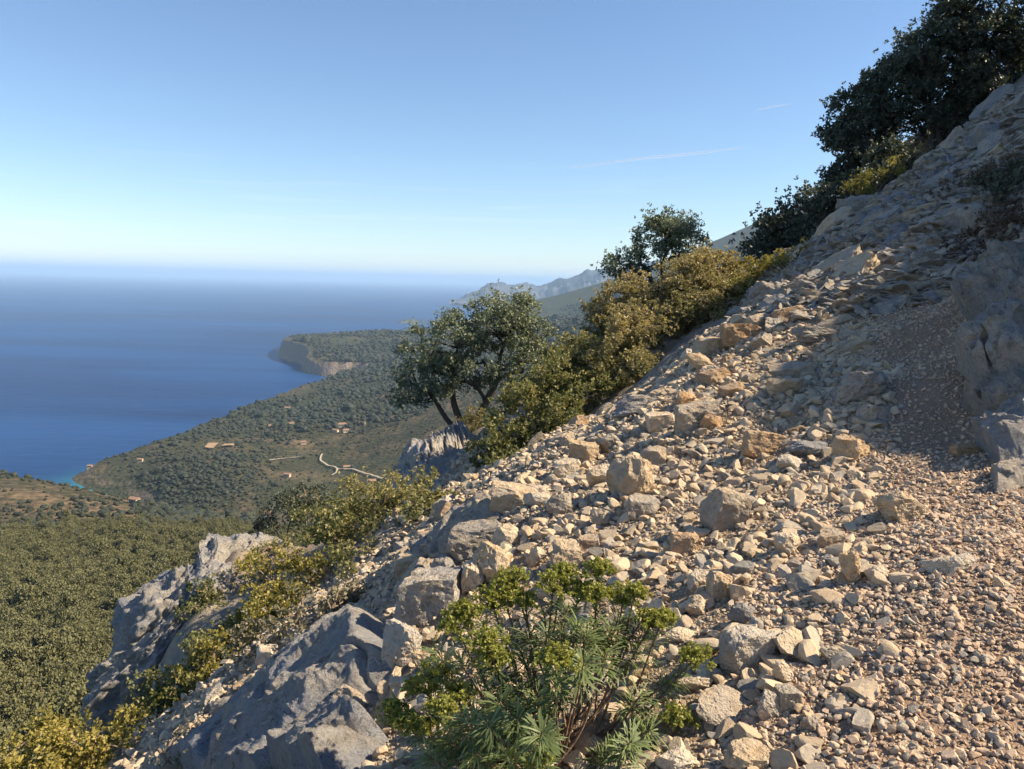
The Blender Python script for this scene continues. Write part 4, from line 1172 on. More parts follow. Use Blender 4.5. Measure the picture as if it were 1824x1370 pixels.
def crown_shoots(lobes, n_clump, clump_r, n_shoot, r, fill=0.35, up=0.35):
    """lobes: (centre, radii). Clumps on and in the lobes, shoots round each clump. Returns positions, axes, clump centres, height fraction."""
    C = np.array([l[0] for l in lobes]); R = np.array([l[1] for l in lobes])
    vol = np.prod(R, 1) ** (2 / 3)
    pick = r.choice(len(lobes), n_clump, p=vol / vol.sum())
    d = r.normal(size=(n_clump, 3)); d /= np.linalg.norm(d, axis=1)[:, None]
    rr = np.where(r.random(n_clump) < fill, r.random(n_clump) ** 0.4 * 0.8, r.uniform(0.78, 1.08, n_clump))
    cc = C[pick] + d * R[pick] * rr[:, None]
    cr = clump_r * r.uniform(0.6, 1.35, n_clump)
    m = max(4, n_shoot // n_clump)
    q = r.normal(size=(n_clump, m, 3)); q /= np.linalg.norm(q, axis=2)[:, :, None]
    q[..., 2] *= 0.75
    S = cc[:, None] + q * (cr[:, None] * r.random((n_clump, m)) ** 0.45)[..., None]
    lng = r.random((n_clump, m)) < 0.10
    S = S + (q * 0.5 + d[:, None] * 0.5 + np.array([0, 0, 0.5])) * (lng * r.uniform(0.3, 1.1, (n_clump, m)) * cr[:, None])[..., None]
    A = q * 0.8 + d[:, None] * 0.6 + np.array([0, 0, up])
    A /= np.linalg.norm(A, axis=2)[:, :, None]
    S, A = S.reshape(-1, 3), A.reshape(-1, 3)
    z = S[:, 2]
    lo, hi = np.percentile(z, 3), np.percentile(z, 97)
    return S, A, cc, cr, np.clip((z - lo) / (hi - lo + 1e-6), 0, 1), np.repeat(r.random(n_clump), m)

def lobes_px(L):
    """(px, py, Y, rx px, rz px, ry m) to world ellipsoids"""
    out = []
    for px, py, Y, rx, rz, ry in L:
        out.append((at(px, py, Y), np.array([rx * Y / FOC, ry, rz * Y / FOC])))
    return out

def limbs_to(cc, trunk_pts, r, r0, r1, n_max=60):
    """thin boughs from the trunk to the clumps"""
    parts = []
    T = np.vstack(trunk_pts)
    for c in cc[r.permutation(len(cc))[:n_max]]:
        dd = np.linalg.norm((T - c) * np.array([1, 1, 1.4]), axis=1) + 0.6 * np.maximum(0, T[:, 2] - c[2])
        k = int(np.argmin(dd))
        a = T[k]
        mid = (a + c) / 2 + r.normal(scale=0.12, size=3) * np.linalg.norm(c - a) + np.array([0, 0, 0.05])
        parts.append(tube(spline([a, mid, c], 4), np.linspace(r0, r1, 9), 4))
    return parts

def plant(name, label, category, group, lobes, leaf, n_clump, clump_r, n_shoot, k, L, Wd, seed, trunks=None, trunk_name='trunk', crown_name='crown', bark='bark',
          fill=0.35, up=0.35, spread=0.65, tip=0.5, limbs=50, limb_r=(0.03, 0.008), base=None):
    r = np.random.default_rng(seed)
    S, A, cc, cr, hf, cv = crown_shoots(lobes, n_clump, clump_r, n_shoot, r, fill, up)
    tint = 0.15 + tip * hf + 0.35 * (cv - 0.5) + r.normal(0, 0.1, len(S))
    V, F, t = leaf_quads(S, A, k, L, Wd, spread, tint, r)
    if trunks is None:
        C = np.array([l[0] for l in lobes]).mean(0)
        bz = G(C[:1], C[1:2])[0] - 0.1
        b = np.array([C[0], C[1], min(bz, C[2] - 0.2)])
        trunks = []
        for j in range(4):
            c = lobes[j % len(lobes)][0] + r.normal(scale=0.1, size=3)
            trunks.append((spline([b + r.normal(scale=0.05, size=3) * np.array([1, 1, 0]), (b + c) / 2 + r.normal(scale=0.12, size=3), c], 5), np.linspace(0.035, 0.012, 11)))
    else:
        trunks = [(spline(at(*np.array([p[:3] for p in tr], float).T), 5), np.interp(np.linspace(0, len(tr) - 1, 5 * (len(tr) - 1) + 1), np.arange(len(tr)), [p[3] for p in tr])) for tr in trunks]
    b0 = trunks[0][0][0]
    root = bpy.data.objects.new(name, None)
    COL.objects.link(root)
    root.location = b0
    tag(root, label, category, group)
    for P, R in trunks:
        v, f = tube(P, R, 7)
        link(trunk_name, mesh_np(trunk_name, v - b0, f, True, [M[bark]]), root)
    lm = limbs_to(cc, [P[len(P) // 3:] for P, R in trunks], r, *limb_r, n_max=limbs)
    if lm:
        v, f = join(lm)
        link('boughs', mesh_np('boughs', v - b0, f, True, [M[bark]]), root)
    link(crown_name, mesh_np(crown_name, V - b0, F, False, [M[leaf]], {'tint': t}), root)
    return root

# ------------------------------------------------------------------ trees
OAK = 'holm oaks on the mountainside'
plant('oak_tree', 'spreading oak with several crooked trunks standing alone over the gully', 'tree', OAK,
      lobes_px([(800, 615, 22.6, 66, 52, 1.0), (870, 576, 23, 84, 42, 1.2), (945, 590, 23.3, 44, 46, 0.9), (770, 665, 22.6, 56, 46, 0.9), (850, 650, 22.6, 70, 38, 1.1), (915, 630, 23, 50, 34, 1.0), (735, 706, 22.4, 36, 16, 0.6), (785, 696, 22.5, 30, 16, 0.6), (735, 610, 22.8, 22, 26, 0.5), (905, 552, 23, 50, 24, 0.8)]),
      'oak_leaf', 190, 0.26, 7600, 6, 0.072, 0.042, 61, fill=0.22,
      trunks=[[(838, 790, 22.8, 0.15), (852, 745, 22.8, 0.13), (866, 715, 22.8, 0.11), (884, 680, 22.9, 0.09), (888, 650, 23, 0.07), (900, 600, 23, 0.03)],
              [(836, 785, 22.7, 0.13), (818, 745, 22.6, 0.11), (808, 715, 22.6, 0.09), (806, 680, 22.6, 0.07), (815, 620, 22.7, 0.03)],
              [(834, 785, 22.6, 0.10), (800, 752, 22.5, 0.08), (782, 725, 22.5, 0.07), (765, 700, 22.5, 0.05), (745, 690, 22.4, 0.03)],
              [(858, 735, 22.7, 0.10), (876, 700, 22.6, 0.09), (872, 670, 22.6, 0.07), (860, 640, 22.6, 0.04)],
              [(885, 676, 22.9, 0.06), (905, 666, 22.9, 0.05), (932, 662, 22.9, 0.045), (926, 646, 22.9, 0.035), (935, 620, 23, 0.02)],
              [(866, 715, 22.8, 0.06), (850, 692, 22.8, 0.055), (828, 680, 22.8, 0.045), (800, 690, 22.7, 0.02)]], limbs=90)
plant('oak_tree', 'small wind bent oak with elbowed branch standing above the golden shrubs', 'tree', OAK,
      lobes_px([(1180, 420, 28, 50, 32, 1.0), (1225, 425, 28.3, 34, 24, 0.8), (1150, 450, 27.8, 40, 32, 0.8), (1105, 475, 27.6, 26, 22, 0.6), (1190, 400, 28, 34, 20, 0.7), (1120, 490, 27.6, 26, 16, 0.5), (1250, 415, 28.3, 16, 12, 0.4)]),
      'oak_leaf', 104, 0.26, 3400, 6, 0.082, 0.046, 62, fill=0.2,
      trunks=[[(1180, 535, 28, 0.12), (1181, 500, 28, 0.10), (1180, 475, 28, 0.09), (1186, 450, 28, 0.06), (1185, 420, 28, 0.03)],
              [(1205, 520, 28, 0.10), (1210, 490, 28, 0.085), (1222, 466, 28, 0.075), (1207, 456, 28, 0.07), (1192, 460, 28, 0.05)],
              [(1165, 530, 28, 0.09), (1160, 500, 28, 0.08), (1148, 475, 27.9, 0.06), (1130, 470, 27.8, 0.03)]], limbs=60)

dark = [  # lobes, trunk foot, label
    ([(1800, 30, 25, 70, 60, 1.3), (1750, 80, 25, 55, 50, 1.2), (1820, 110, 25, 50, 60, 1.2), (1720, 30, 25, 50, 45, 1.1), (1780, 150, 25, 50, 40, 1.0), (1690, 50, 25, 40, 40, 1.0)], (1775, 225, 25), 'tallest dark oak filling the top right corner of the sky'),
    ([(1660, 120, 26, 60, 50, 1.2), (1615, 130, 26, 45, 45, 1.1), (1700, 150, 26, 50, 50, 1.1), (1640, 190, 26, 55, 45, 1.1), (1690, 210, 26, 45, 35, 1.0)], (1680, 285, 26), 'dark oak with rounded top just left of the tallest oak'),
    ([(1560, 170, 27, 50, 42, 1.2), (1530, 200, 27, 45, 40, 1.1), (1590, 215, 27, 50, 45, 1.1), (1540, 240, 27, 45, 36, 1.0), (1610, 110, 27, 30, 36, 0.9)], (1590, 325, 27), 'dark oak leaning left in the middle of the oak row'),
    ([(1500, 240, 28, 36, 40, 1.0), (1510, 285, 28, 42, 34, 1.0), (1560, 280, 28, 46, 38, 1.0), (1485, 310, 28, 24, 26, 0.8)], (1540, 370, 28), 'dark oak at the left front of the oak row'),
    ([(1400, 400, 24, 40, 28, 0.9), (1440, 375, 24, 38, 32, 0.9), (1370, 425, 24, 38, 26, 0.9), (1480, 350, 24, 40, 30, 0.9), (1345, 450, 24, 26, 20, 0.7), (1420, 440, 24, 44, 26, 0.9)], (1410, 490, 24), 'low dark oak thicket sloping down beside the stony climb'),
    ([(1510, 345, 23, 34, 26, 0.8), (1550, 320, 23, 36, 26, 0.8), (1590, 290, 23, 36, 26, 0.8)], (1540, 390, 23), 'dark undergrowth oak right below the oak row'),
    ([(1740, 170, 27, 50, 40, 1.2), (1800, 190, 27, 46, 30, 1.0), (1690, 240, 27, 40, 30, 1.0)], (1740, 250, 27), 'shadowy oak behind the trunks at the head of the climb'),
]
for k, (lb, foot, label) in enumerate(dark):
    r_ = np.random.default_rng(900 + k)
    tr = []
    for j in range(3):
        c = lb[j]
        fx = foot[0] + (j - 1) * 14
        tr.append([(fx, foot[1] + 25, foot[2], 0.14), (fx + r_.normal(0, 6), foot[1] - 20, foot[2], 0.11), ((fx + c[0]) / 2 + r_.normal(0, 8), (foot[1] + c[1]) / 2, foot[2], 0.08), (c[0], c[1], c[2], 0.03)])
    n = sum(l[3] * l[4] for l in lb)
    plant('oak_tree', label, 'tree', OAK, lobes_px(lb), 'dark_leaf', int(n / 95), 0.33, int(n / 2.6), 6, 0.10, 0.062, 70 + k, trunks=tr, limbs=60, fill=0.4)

# ------------------------------------------------------------------ shrubs
SHR = 'maquis shrubs on the mountainside'
def shrub(label, lobes, leaf, seed, dens=1.0, L=0.045, Wd=0.022, tip=0.5, cl=0.17, bark='bark', name='shrub', up=0.5, fill=0.45):
    n = sum((l[3] * l[2] / FOC) * (l[4] * l[2] / FOC) for l in lobes)     # m2
    lobes = [(a, b - 0.10 * d_, c, rx * 1.22, d_ * 1.22, e * 1.15) for a, b, c, rx, d_, e in lobes]
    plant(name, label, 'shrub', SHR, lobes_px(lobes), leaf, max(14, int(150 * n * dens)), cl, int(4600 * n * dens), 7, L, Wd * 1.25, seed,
          trunk_name='stem', crown_name='foliage', bark=bark, tip=tip, limbs=26, limb_r=(0.012, 0.004), up=up, fill=fill)
GOLD = [
    ('dark green shrub bulging over the gully beside the boulder ridge', [(950, 760, 14.0, 60, 62, 0.8), (900, 800, 13.4, 44, 44, 0.7), (985, 700, 14.6, 40, 50, 0.7), (915, 838, 12.6, 44, 24, 0.6), (1010, 760, 13.6, 40, 40, 0.6)], 'olive_leaf', 0.40),
    ('olive shrub with yellowing crest right of the lone spreading oak', [(1000, 665, 16.0, 40, 46, 0.8), (1045, 650, 16.2, 40, 40, 0.8), (965, 690, 15.6, 34, 40, 0.7), (1050, 700, 14.6, 48, 36, 0.7)], 'olive_leaf', 0.55),
    ('brown gold shrub at the near end of the golden thicket', [(1090, 640, 15.2, 50, 46, 0.8), (1130, 610, 15.6, 44, 44, 0.8), (1120, 660, 14.6, 40, 26, 0.6)], 'gold_leaf', 0.6),
    ('broad golden shrub below the small wind bent oak', [(1120, 560, 19.0, 56, 46, 1.0), (1075, 580, 19.0, 34, 36, 0.8), (1160, 530, 19.2, 44, 40, 0.9), (1170, 585, 17.8, 50, 36, 0.8)], 'gold_leaf', 0.62),
    ('tall golden brown shrub in the middle of the golden thicket', [(1220, 525, 18.8, 44, 46, 0.9), (1250, 505, 19.2, 36, 40, 0.8), (1235, 565, 17.4, 46, 36, 0.8)], 'gold_leaf', 0.62),
    ('golden shrub with feathery top against the grey mountain', [(1290, 500, 20.0, 36, 36, 0.9), (1262, 480, 20.5, 22, 26, 0.6), (1295, 540, 18.0, 40, 30, 0.8)], 'gold_leaf', 0.66),
    ('yellow green shrub at the upper end of the golden thicket', [(1345, 495, 20.0, 36, 24, 0.8), (1385, 478, 20.4, 26, 18, 0.6), (1325, 525, 18.4, 36, 24, 0.7), (1410, 464, 20.4, 14, 12, 0.4)], 'yellow_leaf', 0.5),
]
for k, (label, lb, leaf, tip) in enumerate(GOLD):
    shrub(label, lb, leaf, 200 + k, 1.0, 0.055, 0.028, tip)
LEFT = [
    ('large olive gold shrub in the gully left of the boulder ridge', [(640, 920, 11.2, 66, 40, 0.8), (690, 905, 11.4, 44, 36, 0.7), (600, 960, 10.8, 50, 34, 0.7), (660, 980, 10.2, 56, 36, 0.7), (570, 925, 12.0, 40, 24, 0.6), (620, 1010, 9.8, 44, 26, 0.5)], 'olive_leaf', 0.55, 1.0),
    ('smaller olive shrub with bare twigs next to bank edge', [(765, 893, 10.6, 34, 30, 0.5), (740, 925, 10.4, 30, 30, 0.5), (790, 905, 10.6, 18, 20, 0.4), (750, 965, 10.0, 30, 24, 0.4)], 'olive_leaf', 0.5, 0.8),
    ('golden olive shrub behind the big pale cliff nose', [(490, 1040, 9.8, 54, 36, 0.6), (450, 1075, 9.6, 40, 32, 0.5), (530, 1075, 9.4, 44, 34, 0.5), (560, 1040, 9.8, 36, 30, 0.5), (480, 1105, 9.2, 50, 26, 0.5)], 'yellow_leaf', 0.42, 1.0),
    ('dark shrub in the hollow between cliff nose and slab', [(330, 1240, 8.8, 60, 54, 0.6), (290, 1290, 8.6, 50, 46, 0.6), (375, 1190, 9.0, 46, 42, 0.6), (270, 1325, 8.4, 44, 30, 0.5), (425, 1135, 9.2, 44, 34, 0.5), (380, 1240, 8.2, 40, 30, 0.4)], 'olive_leaf', 0.30, 0.9),
    ('bright tipped shrub in front of the dark hollow shrub', [(370, 1180, 8.6, 40, 26, 0.4), (405, 1160, 8.6, 28, 22, 0.4), (320, 1215, 8.4, 26, 24, 0.4)], 'yellow_leaf', 0.45, 0.7),
    ('yellow green bush cut off by the bottom left corner', [(110, 1335, 7.6, 70, 34, 0.6), (50, 1360, 7.4, 60, 34, 0.6), (180, 1350, 7.4, 50, 32, 0.5), (130, 1380, 7.2, 110, 36, 0.6), (215, 1345, 7.4, 26, 24, 0.3)], 'yellow_leaf', 0.5, 1.2),
    ('grey twiggy scrub at the bottom edge below the slab', [(345, 1345, 5.2, 54, 24, 0.3), (300, 1350, 5.2, 30, 24, 0.3), (390, 1360, 5.0, 34, 20, 0.3)], 'grey_leaf', 0.5, 1.6),
    ('low green scrub tuft growing on the broad slab', [(530, 1200, 5.3, 44, 26, 0.25), (505, 1235, 5.2, 34, 24, 0.25), (565, 1185, 5.4, 26, 18, 0.2), (520, 1265, 5.1, 34, 14, 0.2)], 'grey_leaf', 0.55, 1.6),
    ('brownish scrub mat fringing the top of the broad slab', [(550, 1100, 7.4, 50, 24, 0.4), (470, 1140, 7.6, 40, 22, 0.4), (610, 1080, 7.4, 36, 18, 0.3)], 'grey_leaf', 0.4, 1.0),
    ('dark shrub on the brow beyond the olive gold shrub', [(530, 900, 15.0, 40, 20, 0.6), (500, 920, 15.0, 30, 20, 0.6), (560, 890, 15.0, 26, 14, 0.5)], 'dark_leaf', 0.5, 1.0),
    ('small ochre bush between the trunks of the lone oak', [(845, 755, 21.6, 24, 18, 0.4), (865, 770, 21.4, 22, 16, 0.4)], 'gold_leaf', 0.4, 1.2),
    ('dark scrub in the cleft of the cliff nose', [(370, 1060, 11.2, 26, 22, 0.4), (355, 1085, 11.2, 22, 18, 0.4)], 'olive_leaf', 0.2, 1.0),
    ('little green bush on the sunlit crown of rock', [(475, 985, 12.8, 22, 12, 0.4), (500, 975, 13.0, 18, 10, 0.4)], 'olive_leaf', 0.5, 1.2),
]
for k, (label, lb, leaf, tip, dens) in enumerate(LEFT):
    near = lb[0][2] < 6
    shrub(label, lb, leaf, 300 + k, dens, 0.03 if near else 0.045, 0.008 if near else 0.022, tip, 0.10 if near else 0.16, bark='twig')
RIGHT = [
    ('dry brown bush hanging over the climb above the slanting slab', [(1740, 370, 13.5, 50, 40, 0.7), (1710, 400, 13.2, 34, 30, 0.6), (1780, 330, 13.6, 46, 36, 0.7)], 'dry_leaf', 0.5, 0.8),
    ('dry brown bush in the notch between slanting slab and fluted slab', [(1770, 430, 10.8, 46, 34, 0.6), (1740, 455, 10.6, 34, 22, 0.5), (1815, 400, 10.8, 34, 34, 0.6)], 'dry_leaf', 0.4, 0.9),
    ('dark green bush at the right edge above the dry bushes', [(1815, 350, 12.0, 30, 40, 0.6), (1800, 300, 12.8, 34, 30, 0.6)], 'dark_leaf', 0.6, 0.9),
    ('yellowish bush at the feet of the oak row', [(1525, 330, 21.5, 20, 16, 0.5), (1590, 302, 21.5, 14, 12, 0.4)], 'yellow_leaf', 0.3, 1.0),
    ('thin yellow sprigs on the ridge where the climb begins', [(1400, 470, 17.0, 12, 10, 0.3), (1425, 455, 17.0, 10, 9, 0.3)], 'yellow_leaf', 0.5, 1.0),
]
for k, (label, lb, leaf, tip, dens) in enumerate(RIGHT):
    shrub(label, lb, leaf, 400 + k, dens, 0.05, 0.02, tip, 0.18)

# ------------------------------------------------------------------ the flowering spurge in the foreground
def spurge():
    r = np.random.default_rng(77)
    base = hit(985, 1352)
    Y0 = base[1]
    root = bpy.data.objects.new('spurge_bush', None)
    COL.objects.link(root)
    root.location = base
    tag(root, 'flowering tree spurge bush with yellow green flower heads among the rubble', 'bush')
    heads = [  # pixel x, y, forward offset, flower radius in pixels (0: only leaves)
        (725, 1295, -0.05, 30), (705, 1270, 0.0, 24), (760, 1230, 0.05, 34), (780, 1200, 0.1, 30), (812, 1120, 0.18, 34), (828, 1095, 0.2, 24), (868, 1150, -0.05, 34), (880, 1180, -0.05, 34), (878, 1080, 0.25, 34), (895, 1060, 0.28, 30), (915, 1035, 0.32, 26),
        (935, 1075, 0.3, 22), (985, 1050, 0.3, 34), (1000, 1025, 0.34, 24), (1030, 1060, 0.3, 32), (1065, 1022, 0.34, 26), (1060, 1065, 0.26, 32), (1110, 1070, 0.26, 34), (1130, 1060, 0.28, 22), (1160, 1112, 0.2, 30), (1180, 1105, 0.22, 20), (990, 1180, -0.2, 36),
        (1235, 1175, 0.1, 30), (1205, 1285, -0.05, 28), (760, 1300, -0.1, 30), (820, 1240, -0.05, 28), (790, 1265, -0.12, 26), (965, 1355, -0.3, 20),
        (1040, 1180, -0.15, 0), (965, 1305, -0.35, 0), (900, 1345, -0.3, 0), (1140, 1240, 0.0, 0), (1125, 1320, -0.25, 0), (1095, 1345, -0.25, 0), (925, 1225, -0.1, 0), (870, 1290, -0.25, 0), (1190, 1215, 0.05, 0), (1160, 1300, -0.1, 0), (845, 1340, -0.25, 0), (1090, 1120, 0.1, 0),
        (1000, 1120, 0.1, 0), (940, 1130, 0.12, 0), (1060, 1110, 0.12, 0), (1120, 1150, 0.1, 0), (905, 1130, 0.1, 0), (850, 1225, -0.05, 0), (820, 1180, 0.05, 0), (960, 1240, -0.1, 0), (890, 1250, -0.15, 0), (1030, 1110, 0.1, 0), (970, 1090, 0.2, 0), (1080, 1160, 0.0, 0), (800, 1320, -0.15, 0), (940, 1180, 0.0, 0), (860, 1110, 0.2, 0), (1140, 1110, 0.15, 0),
        (975, 1130, 0.0, 0), (1010, 1085, 0.2, 0), (1045, 1130, 0.0, 0), (920, 1280, -0.2, 0), (835, 1285, -0.2, 0), (760, 1345, -0.2, 0), (780, 1160, 0.1, 0), (1100, 1105, 0.15, 0)]
    for px, py, dy, fr in heads:
        Y = Y0 + dy + r.normal(0, 0.03)
        tip = at(px, py, Y)
        sc = Y / FOC
        # stem: starts at the base, bends up towards the tip
        b = base + np.array([r.normal(0, 0.05), r.normal(0, 0.05), -0.03])
        mid = b * 0.45 + tip * 0.55 + np.array([0, 0, -0.05 - 0.10 * abs(px - 985) / 300]) + r.normal(0, 0.02, 3)
        P = spline([b, b * 0.75 + mid * 0.25 + r.normal(0, 0.015, 3), mid, tip], 7)
        v, f = tube(P, np.linspace(0.0085, 0.0035, len(P)), 6)
        st = link('stem', mesh_np('stem', v - base, f, True, [M['spurge_stem']]), root)
        ax = P[-1] - P[-4]; ax /= np.linalg.norm(ax)
        # a whorl of narrow leaves, longest in the middle, along the last part of the stem
        n = 105 if fr else 95
        LT = 0.085 if fr else 0.100
        u = r.random(n)
        span = 0.19 if fr else 0.10
        c0 = tip - ax * (0.03 if fr else 0.0)
        pos = c0 - ax * (u * span)[:, None]
        side = r.normal(size=(n, 3)); side -= (side @ ax)[:, None] * ax; side /= np.linalg.norm(side, axis=1)[:, None]
        lift = 0.75 - 1.0 * u + r.normal(0, 0.15, n)
        d = side + ax * lift[:, None]; d /= np.linalg.norm(d, axis=1)[:, None]
        L = LT * r.uniform(0.65, 1.1, n)
        wv = np.cross(d, ax); wv /= np.linalg.norm(wv, axis=1)[:, None] + 1e-9
        Wd = 0.0068 * r.uniform(0.8, 1.25, n)
        droop = np.array([0, 0, -1.0])
        a0 = pos
        a1 = pos + d * (L * 0.45)[:, None]
        a2 = pos + d * (L * 0.8)[:, None] + droop * (L * 0.06)[:, None]
        a3 = pos + d * L[:, None] + droop * (L * 0.14)[:, None]
        V = np.stack([a0, a1 + wv * (Wd * 0.42)[:, None], a1 - wv * (Wd * 0.42)[:, None], a2 + wv * (Wd * 0.5)[:, None], a2 - wv * (Wd * 0.5)[:, None], a3], 1)
        o6 = np.arange(n)[:, None] * 6
        T = np.concatenate([o6 + np.array([[0, 1, 2]]), o6 + np.array([[3, 5, 4]])])
        Qd = o6 + np.array([[1, 3, 4, 2]])
        tt = np.clip(0.55 - 0.35 * u + r.normal(0, 0.12, n), 0, 1)
        link('leaf_whorl', mesh_np('leaf_whorl', V.reshape(-1, 3) - base, [T, Qd], False, [M['spurge_leaf']], {'tint': np.concatenate([tt, tt, tt])}), st)
        if fr:
            # flower head: rays ending in little cups of round bracts
            R = fr * sc * 1.15
            m = 74
            q = r.normal(size=(m, 3)); q /= np.linalg.norm(q, axis=1)[:, None]
            q = q * np.array([1, 1, 0.85]); q[:, 2] = np.abs(q[:, 2]) * 1.0 - 0.25
            C = tip + ax * R * 0.2 + q * R * r.uniform(0.35, 1.1, m)[:, None]
            S, A = [], []
            for c in C:
                S.append(np.repeat(c[None], 6, 0)); a = (c - tip + np.array([0, 0, R * 0.6])); a /= np.linalg.norm(a)
                A.append(np.repeat(a[None], 6, 0))
            S, A = np.concatenate(S), np.concatenate(A)
            S = S + r.normal(0, 0.004, S.shape)
            V, F, t = leaf_quads(S, A, 3, 0.0105, 0.010, 0.75, np.clip(0.35 + 0.35 * r.random(len(S)), 0, 1), r)
            ry = [tube(np.stack([tip - ax * 0.01, c]), [0.0016, 0.001], 3) for c in C]
            vr, fr_ = join(ry)
            link('flower_head', mesh_np('flower_head', np.vstack([V, vr]) - base, [F, fr_ + len(V)], False, [M['spurge_flower']],
                                        {'tint': np.concatenate([t, np.full(len(fr_), 0.2)])}), st)
spurge()

# ------------------------------------------------------------------ pine woods, far trees
def pine_mesh(seed, n=520, h=1.0):
    r = np.random.default_rng(seed)
    k = r.integers(5, 9)
    c = np.stack([r.normal(0, 0.16, k), r.normal(0, 0.16, k), r.uniform(0.42, 0.9, k)], -1)
    rad = (0.32 - 0.22 * (c[:, 2] - 0.4)) * r.uniform(0.75, 1.15, k)
    i = r.integers(0, k, n)
    q = r.normal(size=(n, 3)); q /= np.linalg.norm(q, axis=1)[:, None]
    S = c[i] + q * rad[i][:, None] * np.array([1, 1, 0.7]) * (r.random(n)[:, None] ** 0.3)
    A = q + np.array([0, 0, 0.8]); A /= np.linalg.norm(A, axis=1)[:, None]
    V, F, t = leaf_quads(S, A, 2, 0.075, 0.07, 0.6, np.clip(0.2 + 0.6 * (S[:, 2] - 0.2) + 0.3 * r.random(n), 0, 1), r)
    tv, tf = tube(np.array([[0, 0, -0.12], [0.02, 0, 0.3], [0, 0.02, 0.75]]), [0.035, 0.028, 0.012], 5)
    return mesh_np('pine_tree', np.vstack([V, tv]), [F, tf + len(V)], False, [M['pine_leaf'], M['bark']], {'tint': np.concatenate([t, np.full(len(tf), 0.1)])},
                   np.concatenate([np.zeros(len(F)), np.ones(len(tf))]))
pines = [pine_mesh(1200 + k) for k in range(7)]

def blob_mesh(seed):
    r = np.random.default_rng(seed)
    V, F = ico(1)
    V = V * (1 + 0.28 * fbm(V * 2.1 + seed, seed, 3)[:, None]) * np.array([0.55, 0.55, 0.5]) + np.array([0, 0, 0.36])
    me = mesh_np('tree', V, F, False, [M['scrub']], {'tint': np.clip(0.45 + 0.3 * r.normal(size=len(F)), 0, 1)})
    return me
blobs = [blob_mesh(1300 + k) for k in range(5)]

def woods():
    # dense pine wood below on the left, 150 to 720 m away
    n = 27000
    th = rng.uniform(math.radians(-44), math.radians(-8), n)
    rr = np.sqrt(rng.uniform(150 ** 2, 760 ** 2, n))
    x, y = rr * np.sin(th), rr * np.cos(th)
    z = VZ(x, y)
    P = np.stack([x, y, z], -1)
    Q = pix(P)
    dens = 0.5 + 0.9 * fbm2(x, y, 1 / 70, 41, 4) + np.clip((620 - rr) / 240, -0.6, 1.2)
    keep = (rng.random(n) < np.clip(dens, 0.08, 1)) & (Q[:, 0] > -120) & (Q[:, 0] < 900)
    P, Q = P[keep], Q[keep]
    S = np.exp(rng.normal(1.85, 0.24, len(P))) * np.where(rng.random(len(P)) < 0.12, 0.6, 1.0) * np.clip(1.15 - (Q[:, 2] - 400) / 900, 0.7, 1.15)
    # the largest that the photo shows become trees of their own
    edge = np.interp(Q[:, 1], [930, 985, 1090, 1170, 1300], [470, 400, 240, 190, 215])
    vis = (Q[:, 0] > 5) & (Q[:, 0] < edge - 12) & (Q[:, 1] < 1290) & (Q[:, 1] > 900)
    order = np.argsort(np.where(vis, Q[:, 2] / S, 1e9))
    own = order[:280]
    own = own[vis[own]]
    bands = [(0, 1200, 'pine tree in the dense wood at the foot of the cliff nose'), (0, 1110, 'pine tree in the middle of the dense valley wood'), (0, 0, 'pine tree in the upper part of the dense valley wood')]
    for k in own:
        m = pines[int(rng.integers(0, len(pines)))]
        s = float(S[k])
        o = link('pine_tree', m, None, P[k], (0, 0, rng.uniform(0, 6.28)), (s * 0.80, s * 0.80, s * 1.1))
        lab = next(b[2] for b in bands if Q[k, 1] >= b[1])
        tag(o, lab, 'tree', 'pines of the valley wood')
    rest = np.setdiff1d(np.arange(len(P)), own)
    scatter('pine_wood', P[rest], np.stack([np.zeros(len(rest)), np.zeros(len(rest)), rng.uniform(0, 6.28, len(rest))], -1), np.stack([S[rest] * 0.80, S[rest] * 0.80, S[rest] * 1.1], -1), pines,
            'pine wood covering the valley slope below on the left', 'wood')
    # trees and scrub of the coast
    n = 150000
    th = rng.uniform(math.radians(-40), math.radians(32), n)
    rr = 620 + 5400 * rng.random(n) ** 1.25
    x, y = rr * np.sin(th), rr * np.cos(th)
    z, d, s = VZ(x, y, True)
    den = fbm2(x, y, 1 / 260, 44, 4)
    keep = (d > 44) & (z > SEA + 4) & (rng.random(n) < np.clip(0.52 + 1.7 * den, 0.06, 1))
    P = np.stack([x, y, z], -1)[keep]
    S = np.exp(rng.normal(1.75, 0.38, len(P))) * np.clip(0.8 + den[keep] * 0.7, 0.5, 1.3) * np.clip(rr[keep] / 1500, 0.8, 1.9)
    scatter('coastal_trees', P, np.stack([np.zeros(len(P)), np.zeros(len(P)), rng.uniform(0, 6.28, len(P))], -1), np.stack([S, S, S * 0.85], -1), blobs,
            'scattered woods and scrub over the coastal slope and headland', 'wood')
woods()

# ------------------------------------------------------------------ road, fields and houses on the coastal slope
def vhit(px, py, y0=600.0, y1=6000.0, n=900):
    Y = y0 * (y1 / y0) ** np.linspace(0, 1, n)
    P = at(np.full(n, float(px)), np.full(n, float(py)), Y)
    b = P[:, 2] < VZ(P[:, 0], P[:, 1])
    k = int(np.argmax(b)) if b.any() else n - 1
    return P[k]

